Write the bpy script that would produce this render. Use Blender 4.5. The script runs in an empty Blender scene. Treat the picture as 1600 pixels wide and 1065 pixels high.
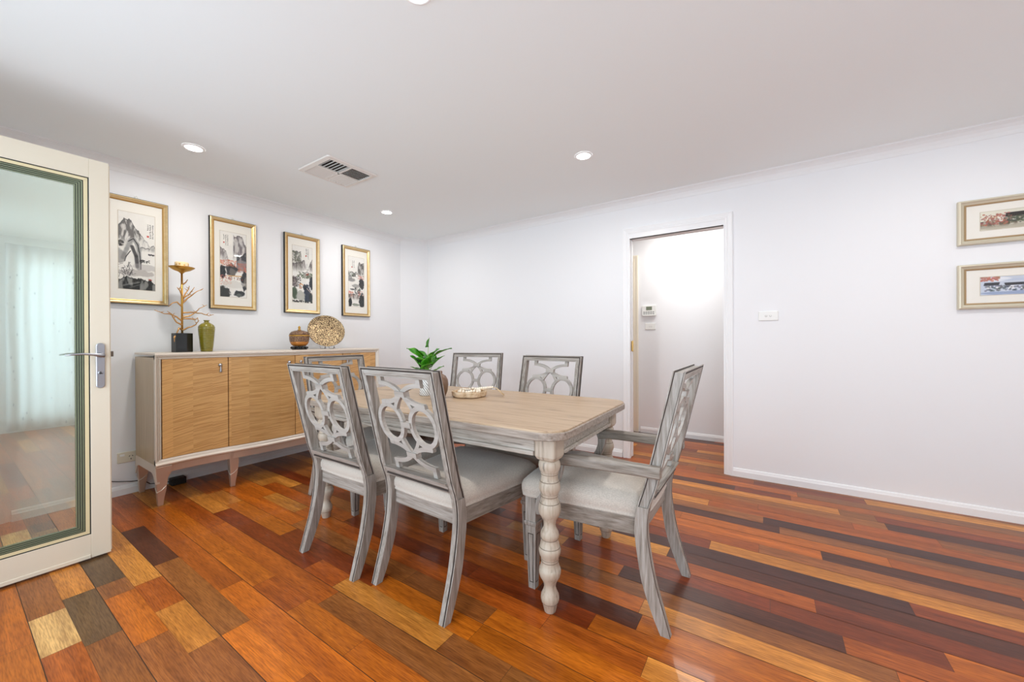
import bpy, bmesh, math, random
import numpy as np
from mathutils import Vector, Matrix
PI = math.pi
S = bpy.context.scene
COL = S.collection

# ------------------------------------------------------------------ camera
def setup_camera():
    f, yaw, pit, rol = 598.58, 0.5868457, -0.0027517, -0.0041313
    F = Vector((-math.sin(yaw)*math.cos(pit), math.cos(yaw)*math.cos(pit), math.sin(pit)))
    R = Vector((math.cos(yaw), math.sin(yaw), 0)); U = R.cross(F)
    R2 = math.cos(rol)*R + math.sin(rol)*U; U2 = -math.sin(rol)*R + math.cos(rol)*U
    cd = bpy.data.cameras.new('camera'); cam = bpy.data.objects.new('camera', cd); COL.objects.link(cam)
    m = Matrix((R2, U2, -F)).transposed().to_4x4(); m.translation = Vector((0, 0, 1.10))
    cam.matrix_world = m
    cd.sensor_width = 36; cd.sensor_fit = 'HORIZONTAL'; cd.lens = f/1600*36
    cd.clip_start = 0.02; cd.clip_end = 100
    S.camera = cam
setup_camera()

# ------------------------------------------------------------------ view, world, light
S.view_settings.view_transform = 'Standard'; S.view_settings.look = 'None'
S.view_settings.gamma = 1; S.view_settings.use_curve_mapping = False
S.view_settings.exposure = 0.21
S.cycles.use_denoising = True
S.cycles.max_bounces = 10; S.cycles.diffuse_bounces = 6; S.cycles.glossy_bounces = 5
S.cycles.transmission_bounces = 8; S.cycles.caustics_reflective = False; S.cycles.caustics_refractive = False
S.cycles.sample_clamp_indirect = 6

W = bpy.data.worlds.new('sky'); S.world = W; W.use_nodes = True
bg = W.node_tree.nodes['Background']; bg.inputs[0].default_value = (0.80, 0.90, 1.0, 1); bg.inputs[1].default_value = 0.8

def area(name, loc, rot, sx, sy, power, col=(1, 1, 1), shape='RECTANGLE', spread=None):
    l = bpy.data.lights.new(name, 'AREA'); l.energy = power; l.color = col; l.shape = shape; l.size = sx
    if shape in ('RECTANGLE', 'ELLIPSE'): l.size_y = sy
    if spread: l.spread = spread
    o = bpy.data.objects.new(name, l); o.location = loc; o.rotation_euler = rot; COL.objects.link(o); return o
# daylight entering by the glazed openings behind and to the right of the camera
DAY = (0.72, 0.86, 1.0)
area('daylight_rear_opening', (-1.75, -0.80, 1.35), (PI/2-0.10, 0, 0), 2.0, 1.5, 30, DAY, spread=2.6)
area('daylight_rear_window', (0.9, -0.80, 1.45), (PI/2-0.10, 0, 0), 1.5, 1.5, 20, DAY, spread=2.6)
area('daylight_right_window', (2.14, 0.80, 1.15), (PI/2, 0, PI/2), 0.5, 1.9, 7, (0.72, 0.86, 1.0))
# added fill lights without a known source, aimed up to brighten the ceiling
area('ceiling_fill', (-1.75, -0.95, 0.35), (PI/2+0.60, 0, 0), 2.0, 0.7, 10, (0.80, 0.92, 1.0))
area('ceiling_fill', (0.85, -0.95, 0.45), (PI/2+0.60, 0, 0), 1.5, 0.7, 14, (0.80, 0.92, 1.0))
area('hall_lamp_light', (-0.70, 4.18, 2.36), (0, 0, 0), 0.5, 0.5, 11, (1, 0.98, 0.95))
area('far_room_light', (-1.7, 5.4, 2.36), (0, 0, 0), 0.5, 0.5, 10, (1, 0.95, 0.88))
LAMP_POWER = 7.0      # each recessed ceiling lamp (built with its light below)

# ------------------------------------------------------------------ mesh helpers
class MB:
    def __init__(s): s.v = []; s.f = []; s.m = []; s.sm = []
    def add(s, vs, fs, mi=0, smooth=False):
        n = len(s.v); s.v += [tuple(float(c) for c in v) for v in vs]
        for k, f in enumerate(fs):
            s.f.append([i+n for i in f]); s.m.append(mi[k] if isinstance(mi, (list, tuple)) else mi); s.sm.append(smooth)
        return s
    def box(s, x0, x1, y0, y1, z0, z1, mi=0):
        return s.add([(x0,y0,z0),(x1,y0,z0),(x1,y1,z0),(x0,y1,z0),(x0,y0,z1),(x1,y0,z1),(x1,y1,z1),(x0,y1,z1)],
            [(0,3,2,1),(4,5,6,7),(0,1,5,4),(1,2,6,5),(2,3,7,6),(3,0,4,7)], mi)
    def lathe(s, prof, c=(0,0,0), n=28, mi=0, cap=True, rot=None, smooth=True):
        vs = []
        for r, z in prof:
            for k in range(n):
                a = 2*PI*k/n; p = Vector((r*math.cos(a), r*math.sin(a), z))
                if rot: p = rot @ p
                vs.append(p + Vector(c))
        fs = [(i*n+k, i*n+(k+1)%n, (i+1)*n+(k+1)%n, (i+1)*n+k) for i in range(len(prof)-1) for k in range(n)]
        s.add(vs, fs, mi, smooth)
        if cap:
            b = len(s.v)-len(vs)
            s.f.append([b+k for k in range(n)][::-1]); s.m.append(mi); s.sm.append(False)
            s.f.append([b+(len(prof)-1)*n+k for k in range(n)]); s.m.append(mi); s.sm.append(False)
        return s
    def loft(s, secs, closed_sec=True, cap=True, mi=0, smooth=False, mis=None):
        n = len(secs[0]); vs = [p for q in secs for p in q]; fs = []; ms = []
        for i in range(len(secs)-1):
            for k in range(n if closed_sec else n-1):
                fs.append((i*n+k, i*n+(k+1)%n, (i+1)*n+(k+1)%n, (i+1)*n+k)); ms.append(mis[k] if mis else mi)
        if cap and closed_sec:
            fs.append(tuple(range(n))[::-1]); ms.append(mi)
            fs.append(tuple((len(secs)-1)*n+k for k in range(n))); ms.append(mi)
        return s.add(vs, fs, ms, smooth)
    def prism(s, poly, z0, z1, mi=0, smooth=False):
        return s.loft([[(x,y,z0) for x,y in poly], [(x,y,z1) for x,y in poly]], mi=mi, smooth=smooth)
    def tube(s, pts, r, n=8, mi=0, smooth=True):
        pts = [Vector(p) for p in pts]; rs = r if isinstance(r, (list, tuple)) else [r]*len(pts); secs = []
        up = Vector((0.13, 0.21, 0.97))
        for i, p in enumerate(pts):
            t = (pts[min(i+1, len(pts)-1)] - pts[max(i-1, 0)]).normalized()
            a = t.cross(up)
            if a.length < 0.05: a = t.cross(Vector((1, 0, 0)))
            a.normalize(); b = t.cross(a)
            secs.append([p + rs[i]*(math.cos(2*PI*k/n)*a + math.sin(2*PI*k/n)*b) for k in range(n)])
        return s.loft(secs, mi=mi, smooth=smooth)
    def obj(s, name, mats, parent=None, loc=None, bevel=0, rotz=0, auto=True):
        me = bpy.data.meshes.new(name); me.from_pydata(s.v, [], s.f); me.validate(clean_customdata=False)
        for m in (mats if isinstance(mats, (list, tuple)) else [mats]): me.materials.append(m)
        if len(me.polygons) == len(s.m):
            me.polygons.foreach_set('material_index', s.m); me.polygons.foreach_set('use_smooth', s.sm)
        bm = bmesh.new(); bm.from_mesh(me); bmesh.ops.recalc_face_normals(bm, faces=bm.faces); bm.to_mesh(me); bm.free()
        me.update()
        o = bpy.data.objects.new(name, me); COL.objects.link(o)
        if parent: o.parent = parent
        if loc: o.location = loc
        o.rotation_euler.z = rotz
        if bevel:
            b = o.modifiers.new('bevel', 'BEVEL'); b.width = bevel; b.segments = 2; b.limit_method = 'ANGLE'; b.angle_limit = 0.7
            b.harden_normals = False
        return o
def tag(o, label=None, cat=None, group=None, kind=None):
    if label: o['label'] = label
    if cat: o['category'] = cat
    if group: o['group'] = group
    if kind: o['kind'] = kind
    return o
def empty(name, loc=(0,0,0), rz=0, label=None, cat=None, group=None, kind=None):
    o = bpy.data.objects.new(name, None); o.location = loc; o.rotation_euler.z = rz; o.empty_display_size = 0.05
    COL.objects.link(o); return tag(o, label, cat, group, kind)
def copy_tree(o, parent=None):
    c = o.copy(); COL.objects.link(c); c.parent = parent
    for ch in list(o.children): copy_tree(ch, c)
    return c
def interp(x, xs, ys):
    # smooth (Catmull-Rom like) interpolation through the knots
    if x <= xs[0]: return ys[0]
    if x >= xs[-1]: return ys[-1]
    i = max(k for k in range(len(xs)-1) if xs[k] <= x)
    def sl(k):
        if k == 0: return (ys[1]-ys[0])/(xs[1]-xs[0])
        if k == len(xs)-1: return (ys[-1]-ys[-2])/(xs[-1]-xs[-2])
        return (ys[k+1]-ys[k-1])/(xs[k+1]-xs[k-1])
    h = xs[i+1]-xs[i]; t = (x-xs[i])/h
    return ((2*t**3-3*t**2+1)*ys[i] + (t**3-2*t**2+t)*h*sl(i) + (-2*t**3+3*t**2)*ys[i+1] + (t**3-t**2)*h*sl(i+1))
def rrect(x0, x1, y0, y1, r, n=8):
    P = []
    for cx, cy, a0 in ((x1-r, y0+r, -90), (x1-r, y1-r, 0), (x0+r, y1-r, 90), (x0+r, y0+r, 180)):
        for k in range(n+1):
            a = math.radians(a0 + 90*k/n); P.append((cx+r*math.cos(a), cy+r*math.sin(a)))
    return P

# ------------------------------------------------------------------ materials
def s2l(c):
    return tuple(((x/255)/12.92 if x/255 <= 0.04045 else ((x/255+0.055)/1.055)**2.4) for x in c) + (1,)
def newmat(name):
    m = bpy.data.materials.new(name); m.use_nodes = True; nt = m.node_tree
    b = nt.nodes['Principled BSDF']; return m, nt, b
def plain(name, rgb, rough=0.5, metal=0.0, spec=0.5, lin=False, coat=0, bump=None, emit=None):
    m, nt, b = newmat(name)
    b.inputs['Base Color'].default_value = (tuple(rgb)+(1,) if lin else s2l(rgb))
    b.inputs['Roughness'].default_value = rough; b.inputs['Metallic'].default_value = metal
    b.inputs['Specular IOR Level'].default_value = spec
    if coat: b.inputs['Coat Weight'].default_value = coat; b.inputs['Coat Roughness'].default_value = 0.1
    if bump:
        n = nt.nodes.new('ShaderNodeTexNoise'); n.inputs['Scale'].default_value = bump[0]; n.inputs['Detail'].default_value = 4
        tc = nt.nodes.new('ShaderNodeTexCoord'); nt.links.new(tc.outputs['Object'], n.inputs['Vector'])
        bp = nt.nodes.new('ShaderNodeBump'); bp.inputs['Strength'].default_value = bump[1]; bp.inputs['Distance'].default_value = 0.002
        nt.links.new(n.outputs['Fac'], bp.inputs['Height']); nt.links.new(bp.outputs['Normal'], b.inputs['Normal'])
    if emit:
        b.inputs['Emission Color'].default_value = tuple(emit[0])+(1,); b.inputs['Emission Strength'].default_value = emit[1]
    return m
def grain(name, c_dark, c_mid, c_light, scale, axis='x', rough=0.5, fine=1.0, lo=0.3, hi=0.7, metal=0, coat=0, bump=0.15, spec=0.5):
    """streaky material: noise stretched along one axis, three colours"""
    m, nt, b = newmat(name); L = nt.links
    tc = nt.nodes.new('ShaderNodeTexCoord'); mp = nt.nodes.new('ShaderNodeMapping')
    st = {'x': (0.06, 1, 1), 'y': (1, 0.06, 1), 'z': (1, 1, 0.06)}[axis]
    mp.inputs['Scale'].default_value = tuple(scale*k for k in st)
    L.new(tc.outputs['Object'], mp.inputs['Vector'])
    n = nt.nodes.new('ShaderNodeTexNoise'); n.inputs['Scale'].default_value = 1; n.inputs['Detail'].default_value = 6; n.inputs['Roughness'].default_value = 0.62
    L.new(mp.outputs['Vector'], n.inputs['Vector'])
    r = nt.nodes.new('ShaderNodeValToRGB'); e = r.color_ramp.elements
    e[0].position = lo; e[0].color = s2l(c_dark); e[1].position = hi; e[1].color = s2l(c_light)
    k = e.new((lo+hi)/2); k.color = s2l(c_mid)
    L.new(n.outputs['Fac'], r.inputs['Fac']); L.new(r.outputs['Color'], b.inputs['Base Color'])
    b.inputs['Roughness'].default_value = rough; b.inputs['Metallic'].default_value = metal; b.inputs['Specular IOR Level'].default_value = spec
    if coat: b.inputs['Coat Weight'].default_value = coat; b.inputs['Coat Roughness'].default_value = 0.15
    if bump:
        bp = nt.nodes.new('ShaderNodeBump'); bp.inputs['Strength'].default_value = bump; bp.inputs['Distance'].default_value = 0.002
        L.new(n.outputs['Fac'], bp.inputs['Height']); L.new(bp.outputs['Normal'], b.inputs['Normal'])
    return m
def vcol(name, rough=0.8, spec=0.2):
    m, nt, b = newmat(name); a = nt.nodes.new('ShaderNodeAttribute'); a.attribute_name = 'paint'
    nt.links.new(a.outputs['Color'], b.inputs['Base Color']); b.inputs['Roughness'].default_value = rough
    b.inputs['Specular IOR Level'].default_value = spec
    return m

M = {}
M['wall'] = plain('wall_paint', (236, 236, 237), 0.75, spec=0.2, bump=(180, 0.04))
M['ceiling'] = plain('ceiling_paint', (241, 245, 245), 0.85, spec=0.1)
M['cornice'] = plain('cornice_paint', (238, 238, 238), 0.8, spec=0.1)
M['trim'] = plain('trim_gloss_paint', (240, 240, 240), 0.35, spec=0.4)
M['cream'] = plain('cream_powder_coat', (222, 212, 192), 0.38, spec=0.4)
M['bead'] = plain('cream_glazing_bead', (222, 208, 166), 0.3)
M['gasket_and_reflection'] = plain('black_gasket_and_reflection', (22, 26, 24), 0.5)
M['edge_reflection'] = plain('green_edge_reflection', (128, 138, 112), 0.25, metal=0.3)
M['steel'] = plain('brushed_steel', (170, 172, 178), 0.32, metal=0.9, bump=(60, 0.2))
M['dark_metal'] = plain('dark_latch_metal', (110, 98, 88), 0.4, metal=0.6)
M['brass'] = plain('brass', (190, 150, 90), 0.3, metal=1)
M['wood_chair'] = grain('weathered_grey_wood', (104, 94, 84), (150, 142, 133), (180, 174, 167), 110, 'z', 0.45, lo=0.25, hi=0.72, spec=0.4)
M['wood_chair_h'] = grain('weathered_grey_wood_rails', (104, 94, 84), (150, 142, 133), (180, 174, 167), 110, 'x', 0.45, lo=0.25, hi=0.72, spec=0.4)
M['wood_chair_y'] = grain('weathered_grey_wood_side', (92, 82, 71), (132, 122, 111), (158, 150, 141), 110, 'y', 0.45, lo=0.25, hi=0.72, spec=0.4)
M['glaze'] = plain('dark_groove_glaze', (62, 52, 46), 0.6)
M['fret'] = grain('pale_grey_fretwork', (146, 138, 130), (168, 161, 153), (182, 176, 169), 30, 'x', 0.5, lo=0.3, hi=0.7, bump=0.05)
M['wood_leg'] = grain('limed_turned_wood', (112, 106, 100), (176, 160, 141), (190, 176, 158), 55, 'z', 0.42, lo=0.28, hi=0.54, spec=0.4)
M['wood_top'] = grain('tan_table_top_wood', (112, 92, 74), (166, 139, 110), (180, 154, 125), 60, 'x', 0.42, lo=0.26, hi=0.56, coat=0.0, bump=0.06)
M['wood_edge'] = grain('grey_brown_edge_wood', (98, 86, 76), (142, 128, 115), (164, 151, 139), 90, 'x', 0.42, lo=0.26, hi=0.62, bump=0.05)
M['leg_glaze'] = plain('brown_ring_glaze', (132, 116, 100), 0.5)
M['wood_apron'] = grain('limed_apron_wood', (122, 112, 102), (176, 165, 152), (196, 188, 178), 120, 'x', 0.45, lo=0.3, hi=0.66)
M['champagne'] = plain('champagne_silver_leaf', (220, 208, 194), 0.42, metal=0.35)
M['side_panel'] = grain('champagne_side_panel', (160, 134, 96), (180, 152, 112), (192, 168, 130), 60, 'z', 0.3, lo=0.2, hi=0.8, metal=0.1, coat=0.3, bump=0.03)
M['rose'] = plain('rose_champagne_leg', (204, 182, 164), 0.28, metal=0.6)
M['bead_silver'] = plain('pale_silver_bead', (236, 228, 216), 0.3, metal=0.6)
M['black'] = plain('black_lacquer', (18, 17, 17), 0.25)
M['black_matt'] = plain('black_plastic', (20, 20, 20), 0.5)
M['gold'] = plain('gold_branch', (196, 150, 92), 0.35, metal=0.85, bump=(90, 0.5))
M['gold_dish'] = plain('gold_dish', (196, 150, 70), 0.3, metal=0.85)
M['white_plastic'] = plain('white_plastic', (236, 236, 232), 0.4)
M['ivory_plastic'] = plain('ivory_plastic', (224, 216, 196), 0.4)
M['slot'] = plain('socket_slot', (40, 38, 36), 0.6)
M['grey_line'] = plain('switch_outline', (165, 165, 162), 0.5)
M['lcd'] = plain('lcd_panel', (120, 128, 108), 0.3)
M['gold_frame'] = grain('gold_leaf_frame', (206, 176, 124), (222, 196, 148), (232, 210, 168), 30, 'x', 0.36, lo=0.2, hi=0.8, metal=0.5, bump=0.03)
M['gold_inner'] = plain('gold_inner_slip', (196, 156, 92), 0.35, metal=0.6)
M['pale_frame'] = plain('pale_champagne_frame', (214, 206, 184), 0.36, metal=0.35)
M['bronze'] = plain('bronze_slip', (178, 150, 112), 0.4, metal=0.3)
M['frame_edge'] = plain('black_frame_edge', (32, 30, 26), 0.45)
M['mat'] = plain('ivory_mat_board', (244, 240, 230), 0.85, spec=0.1)
M['paint'] = vcol('ink_painting')
M['vase'] = plain('olive_glaze', (128, 118, 20), 0.18, coat=0.5)
M['leaf'] = grain('variegated_leaf', (24, 80, 8), (56, 132, 16), (120, 176, 44), 60, 'x', 0.4, lo=0.3, hi=0.75, bump=0.1)
M['stem'] = plain('pale_green_stem', (150, 170, 100), 0.5)
M['tray'] = grain('bleached_tray_wood', (170, 140, 104), (206, 180, 146), (224, 204, 176), 60, 'x', 0.55, lo=0.3, hi=0.7)
M['beads'] = plain('white_wooden_bead', (236, 224, 204), 0.5)
M['jute'] = plain('jute_tassel', (206, 182, 146), 0.9)
M['grey_stone'] = plain('grey_stone', (150, 146, 140), 0.7, bump=(80, 0.6))
M['brown_pot'] = plain('brown_wooden_jar', (110, 82, 62), 0.4)
M['candle'] = plain('ivory_wax', (240, 212, 168), 0.5)
M['candle_spot'] = plain('gold_leaf_spot', (214, 168, 84), 0.4, metal=0.4)
M['clear'] = plain('clear_acrylic', (230, 234, 236), 0.1)
M['clear'].node_tree.nodes['Principled BSDF'].inputs['Transmission Weight'].default_value = 0.8
M['lamp'] = plain('lamp_diffuser', (255, 255, 255), 0.5, emit=((1, 0.98, 0.95), 22))
M['lamp_ring'] = plain('white_lamp_ring', (245, 245, 245), 0.4)
M['vent_white'] = plain('vent_white', (232, 228, 222), 0.5)
M['vent_dark'] = plain('vent_duct_interior', (36, 26, 20), 0.9)
M['concrete'] = plain('pale_paving', (190, 186, 178), 0.9)

def pane(name, tint, gcol, f0, k):
    """see-through pane: tinted transmission plus a mirror share rising towards grazing angles"""
    m, nt, b = newmat(name); nt.nodes.remove(b); L = nt.links
    tr = nt.nodes.new('ShaderNodeBsdfTransparent'); tr.inputs[0].default_value = tint
    gl = nt.nodes.new('ShaderNodeBsdfGlossy'); gl.inputs['Roughness'].default_value = 0.0; gl.inputs[0].default_value = gcol
    lw = nt.nodes.new('ShaderNodeLayerWeight'); lw.inputs[0].default_value = 0.5
    pw = nt.nodes.new('ShaderNodeMath'); pw.operation = 'POWER'; pw.inputs[1].default_value = 4; L.new(lw.outputs['Facing'], pw.inputs[0])
    mt = nt.nodes.new('ShaderNodeMath'); mt.operation = 'MULTIPLY_ADD'; mt.inputs[1].default_value = k; mt.inputs[2].default_value = f0
    L.new(pw.outputs[0], mt.inputs[0]); mt.use_clamp = True
    mx = nt.nodes.new('ShaderNodeMixShader'); L.new(mt.outputs[0], mx.inputs[0]); L.new(tr.outputs[0], mx.inputs[1]); L.new(gl.outputs[0], mx.inputs[2])
    L.new(mx.outputs[0], nt.nodes['Material Output'].inputs['Surface']); return m
M['glass'] = pane('tinted_double_glazing', (0.93, 0.985, 0.94, 1), (0.90, 1.0, 0.94, 1), 0.30, 0.6)
M['clear_glass'] = pane('clear_picture_glass', (0.99, 0.99, 0.99, 1), (1, 1, 1, 1), 0.02, 0.5)
def sheer_mat():
    m, nt, b = newmat('sheer_floral_voile'); L = nt.links; nt.nodes.remove(b)
    tc = nt.nodes.new('ShaderNodeTexCoord'); mp = nt.nodes.new('ShaderNodeMapping'); mp.inputs['Scale'].default_value = (11, 11, 5); mp.inputs['Rotation'].default_value = (0.5, 0.6, 0)
    L.new(tc.outputs['Object'], mp.inputs['Vector'])
    v = nt.nodes.new('ShaderNodeTexVoronoi'); v.inputs['Scale'].default_value = 1.4; L.new(mp.outputs['Vector'], v.inputs['Vector'])
    r = nt.nodes.new('ShaderNodeValToRGB'); r.color_ramp.elements[0].position = 0.10; r.color_ramp.elements[1].position = 0.16
    r.color_ramp.elements[0].color = (0.55, 0.58, 0.62, 1); r.color_ramp.elements[1].color = (0.92, 0.93, 0.95, 1)
    L.new(v.outputs['Distance'], r.inputs['Fac'])
    d = nt.nodes.new('ShaderNodeBsdfDiffuse'); t = nt.nodes.new('ShaderNodeBsdfTranslucent'); p = nt.nodes.new('ShaderNodeBsdfTransparent')
    L.new(r.outputs['Color'], d.inputs[0]); L.new(r.outputs['Color'], t.inputs[0])
    m1 = nt.nodes.new('ShaderNodeMixShader'); m1.inputs[0].default_value = 0.55; L.new(d.outputs[0], m1.inputs[1]); L.new(t.outputs[0], m1.inputs[2])
    m2 = nt.nodes.new('ShaderNodeMixShader'); m2.inputs[0].default_value = 0.25; L.new(m1.outputs[0], m2.inputs[1]); L.new(p.outputs[0], m2.inputs[2])
    L.new(m2.outputs[0], nt.nodes['Material Output'].inputs['Surface']); return m
M['sheer'] = sheer_mat()

def fabric_mat():
    m, nt, b = newmat('beige_grey_linen'); L = nt.links
    tc = nt.nodes.new('ShaderNodeTexCoord')
    a = nt.nodes.new('ShaderNodeTexNoise'); a.inputs['Scale'].default_value = 420; a.inputs['Detail'].default_value = 2
    mp = nt.nodes.new('ShaderNodeMapping'); mp.inputs['Scale'].default_value = (1, 0.35, 1); L.new(tc.outputs['Object'], mp.inputs['Vector']); L.new(mp.outputs['Vector'], a.inputs['Vector'])
    r = nt.nodes.new('ShaderNodeValToRGB'); r.color_ramp.elements[0].position = 0.3; r.color_ramp.elements[1].position = 0.7
    r.color_ramp.elements[0].color = s2l((178, 168, 156)); r.color_ramp.elements[1].color = s2l((202, 192, 180))
    L.new(a.outputs['Fac'], r.inputs['Fac']); L.new(r.outputs['Color'], b.inputs['Base Color'])
    b.inputs['Roughness'].default_value = 0.95; b.inputs['Specular IOR Level'].default_value = 0.1
    b.inputs['Sheen Weight'].default_value = 0.2
    bp = nt.nodes.new('ShaderNodeBump'); bp.inputs['Strength'].default_value = 0.25; bp.inputs['Distance'].default_value = 0.001
    L.new(a.outputs['Fac'], bp.inputs['Height']); L.new(bp.outputs['Normal'], b.inputs['Normal']); return m
M['fabric'] = fabric_mat()

def floor_mat():
    m, nt, b = newmat('polished_mixed_hardwood'); L = nt.links
    a = nt.nodes.new('ShaderNodeAttribute'); a.attribute_name = 'tone'          # base colour of each strip
    s = nt.nodes.new('ShaderNodeAttribute'); s.attribute_name = 'shift'        # per strip grain offset
    tc = nt.nodes.new('ShaderNodeTexCoord')
    add = nt.nodes.new('ShaderNodeVectorMath'); add.operation = 'ADD'; L.new(tc.outputs['Object'], add.inputs[0]); L.new(s.outputs['Color'], add.inputs[1])
    mp = nt.nodes.new('ShaderNodeMapping'); mp.inputs['Scale'].default_value = (1.6, 22, 1); L.new(add.outputs[0], mp.inputs['Vector'])
    n = nt.nodes.new('ShaderNodeTexNoise'); n.inputs['Scale'].default_value = 1.0; n.inputs['Detail'].default_value = 8; n.inputs['Roughness'].default_value = 0.65; n.inputs['Distortion'].default_value = 0.8
    L.new(mp.outputs['Vector'], n.inputs['Vector'])
    mp2 = nt.nodes.new('ShaderNodeMapping'); mp2.inputs['Scale'].default_value = (18, 260, 1); L.new(add.outputs[0], mp2.inputs['Vector'])
    n2 = nt.nodes.new('ShaderNodeTexNoise'); n2.inputs['Scale'].default_value = 1.0; n2.inputs['Detail'].default_value = 3; L.new(mp2.outputs['Vector'], n2.inputs['Vector'])
    r = nt.nodes.new('ShaderNodeValToRGB'); r.color_ramp.elements[0].position = 0.3; r.color_ramp.elements[1].position = 0.72
    r.color_ramp.elements[0].color = (0.55, 0.48, 0.42, 1); r.color_ramp.elements[1].color = (1.18, 1.2, 1.2, 1)
    L.new(n.outputs['Fac'], r.inputs['Fac'])
    r2 = nt.nodes.new('ShaderNodeValToRGB'); r2.color_ramp.elements[0].position = 0.32; r2.color_ramp.elements[1].position = 0.6
    r2.color_ramp.elements[0].color = (0.62, 0.56, 0.52, 1); r2.color_ramp.elements[1].color = (1.04, 1.04, 1.04, 1)
    L.new(n2.outputs['Fac'], r2.inputs['Fac'])
    x1 = nt.nodes.new('ShaderNodeMix'); x1.data_type = 'RGBA'; x1.blend_type = 'MULTIPLY'; x1.inputs[0].default_value = 1
    L.new(a.outputs['Color'], x1.inputs[6]); L.new(r.outputs['Color'], x1.inputs[7])
    x2 = nt.nodes.new('ShaderNodeMix'); x2.data_type = 'RGBA'; x2.blend_type = 'MULTIPLY'; x2.inputs[0].default_value = 1
    L.new(x1.outputs[2], x2.inputs[6]); L.new(r2.outputs['Color'], x2.inputs[7]); L.new(x2.outputs[2], b.inputs['Base Color'])
    b.inputs['Roughness'].default_value = 0.3; b.inputs['Specular IOR Level'].default_value = 0.25
    b.inputs['Coat Weight'].default_value = 0.13; b.inputs['Coat Roughness'].default_value = 0.05
    bp = nt.nodes.new('ShaderNodeBump'); bp.inputs['Strength'].default_value = 0.12; bp.inputs['Distance'].default_value = 0.001
    L.new(n2.outputs['Fac'], bp.inputs['Height']); L.new(bp.outputs['Normal'], b.inputs['Normal'])
    return m
M['floor'] = floor_mat()
M['seam'] = plain('floor_seam', (60, 38, 24), 0.5)

def door_veneer():
    m, nt, b = newmat('rippled_sycamore_veneer'); L = nt.links
    tc = nt.nodes.new('ShaderNodeTexCoord')
    sx = nt.nodes.new('ShaderNodeSeparateXYZ'); L.new(tc.outputs['Object'], sx.inputs[0])
    # vertical veneer leaves ~115 mm wide, each with its own ripple phase
    q = nt.nodes.new('ShaderNodeMath'); q.operation = 'DIVIDE'; q.inputs[1].default_value = 0.112; L.new(sx.outputs['Y'], q.inputs[0])
    fl = nt.nodes.new('ShaderNodeMath'); fl.operation = 'FLOOR'; L.new(q.outputs[0], fl.inputs[0])
    wn = nt.nodes.new('ShaderNodeTexWhiteNoise'); wn.noise_dimensions = '1D'; L.new(fl.outputs[0], wn.inputs['W'])
    cb = nt.nodes.new('ShaderNodeCombineXYZ')
    L.new(wn.outputs['Value'], cb.inputs['X'])
    my = nt.nodes.new('ShaderNodeMath'); my.operation = 'MULTIPLY'; my.inputs[1].default_value = 5; L.new(sx.outputs['Y'], my.inputs[0]); L.new(my.outputs[0], cb.inputs['Y'])
    mz = nt.nodes.new('ShaderNodeMath'); mz.operation = 'MULTIPLY'; mz.inputs[1].default_value = 170
    tilt = nt.nodes.new('ShaderNodeMath'); tilt.operation = 'MULTIPLY_ADD'; tilt.inputs[1].default_value = 0.22; L.new(wn.outputs['Value'], tilt.inputs[0])
    mt = nt.nodes.new('ShaderNodeMath'); mt.operation = 'MULTIPLY'; L.new(sx.outputs['Y'], mt.inputs[0]); L.new(wn.outputs['Value'], mt.inputs[1])
    mt2 = nt.nodes.new('ShaderNodeMath'); mt2.operation = 'MULTIPLY_ADD'; mt2.inputs[1].default_value = -0.3; L.new(mt.outputs[0], mt2.inputs[0]); L.new(sx.outputs['Z'], mt2.inputs[2])
    L.new(mt2.outputs[0], mz.inputs[0]); L.new(mz.outputs[0], cb.inputs['Z'])
    n = nt.nodes.new('ShaderNodeTexNoise'); n.inputs['Scale'].default_value = 1; n.inputs['Detail'].default_value = 3; L.new(cb.outputs[0], n.inputs['Vector'])
    r = nt.nodes.new('ShaderNodeValToRGB'); e = r.color_ramp.elements
    e[0].position = 0.3; e[0].color = s2l((190, 138, 80)); e[1].position = 0.6; e[1].color = s2l((224, 176, 114))
    L.new(n.outputs['Fac'], r.inputs['Fac'])
    hv = nt.nodes.new('ShaderNodeMix'); hv.data_type = 'RGBA'; hv.blend_type = 'MULTIPLY'; hv.inputs[0].default_value = 1
    r2 = nt.nodes.new('ShaderNodeMapRange'); r2.inputs[3].default_value = 0.80; r2.inputs[4].default_value = 1.08; L.new(wn.outputs['Value'], r2.inputs[0])
    L.new(r.outputs['Color'], hv.inputs[6]); L.new(r2.outputs[0], hv.inputs[7]); L.new(hv.outputs[2], b.inputs['Base Color'])
    b.inputs['Roughness'].default_value = 0.3; b.inputs['Coat Weight'].default_value = 0.3; return m
M['veneer'] = door_veneer()

def lattice_mat(name, base, dark, scale, metal, rough):
    m, nt, b = newmat(name); L = nt.links
    tc = nt.nodes.new('ShaderNodeTexCoord'); v = nt.nodes.new('ShaderNodeTexVoronoi'); v.inputs['Scale'].default_value = scale
    L.new(tc.outputs['Object'], v.inputs['Vector'])
    r = nt.nodes.new('ShaderNodeValToRGB'); e = r.color_ramp.elements
    e[0].position = 0.25; e[0].color = s2l(base); e[1].position = 0.6; e[1].color = s2l(dark)
    L.new(v.outputs['Distance'], r.inputs['Fac']); L.new(r.outputs['Color'], b.inputs['Base Color'])
    b.inputs['Metallic'].default_value = metal; b.inputs['Roughness'].default_value = rough
    bp = nt.nodes.new('ShaderNodeBump'); bp.inputs['Strength'].default_value = 0.8; bp.inputs['Distance'].default_value = 0.003; bp.invert = True
    L.new(v.outputs['Distance'], bp.inputs['Height']); L.new(bp.outputs['Normal'], b.inputs['Normal']); return m
M['plate'] = lattice_mat('chased_gold_plate', (232, 206, 160), (86, 66, 48), 130, 0.75, 0.25)
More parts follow.
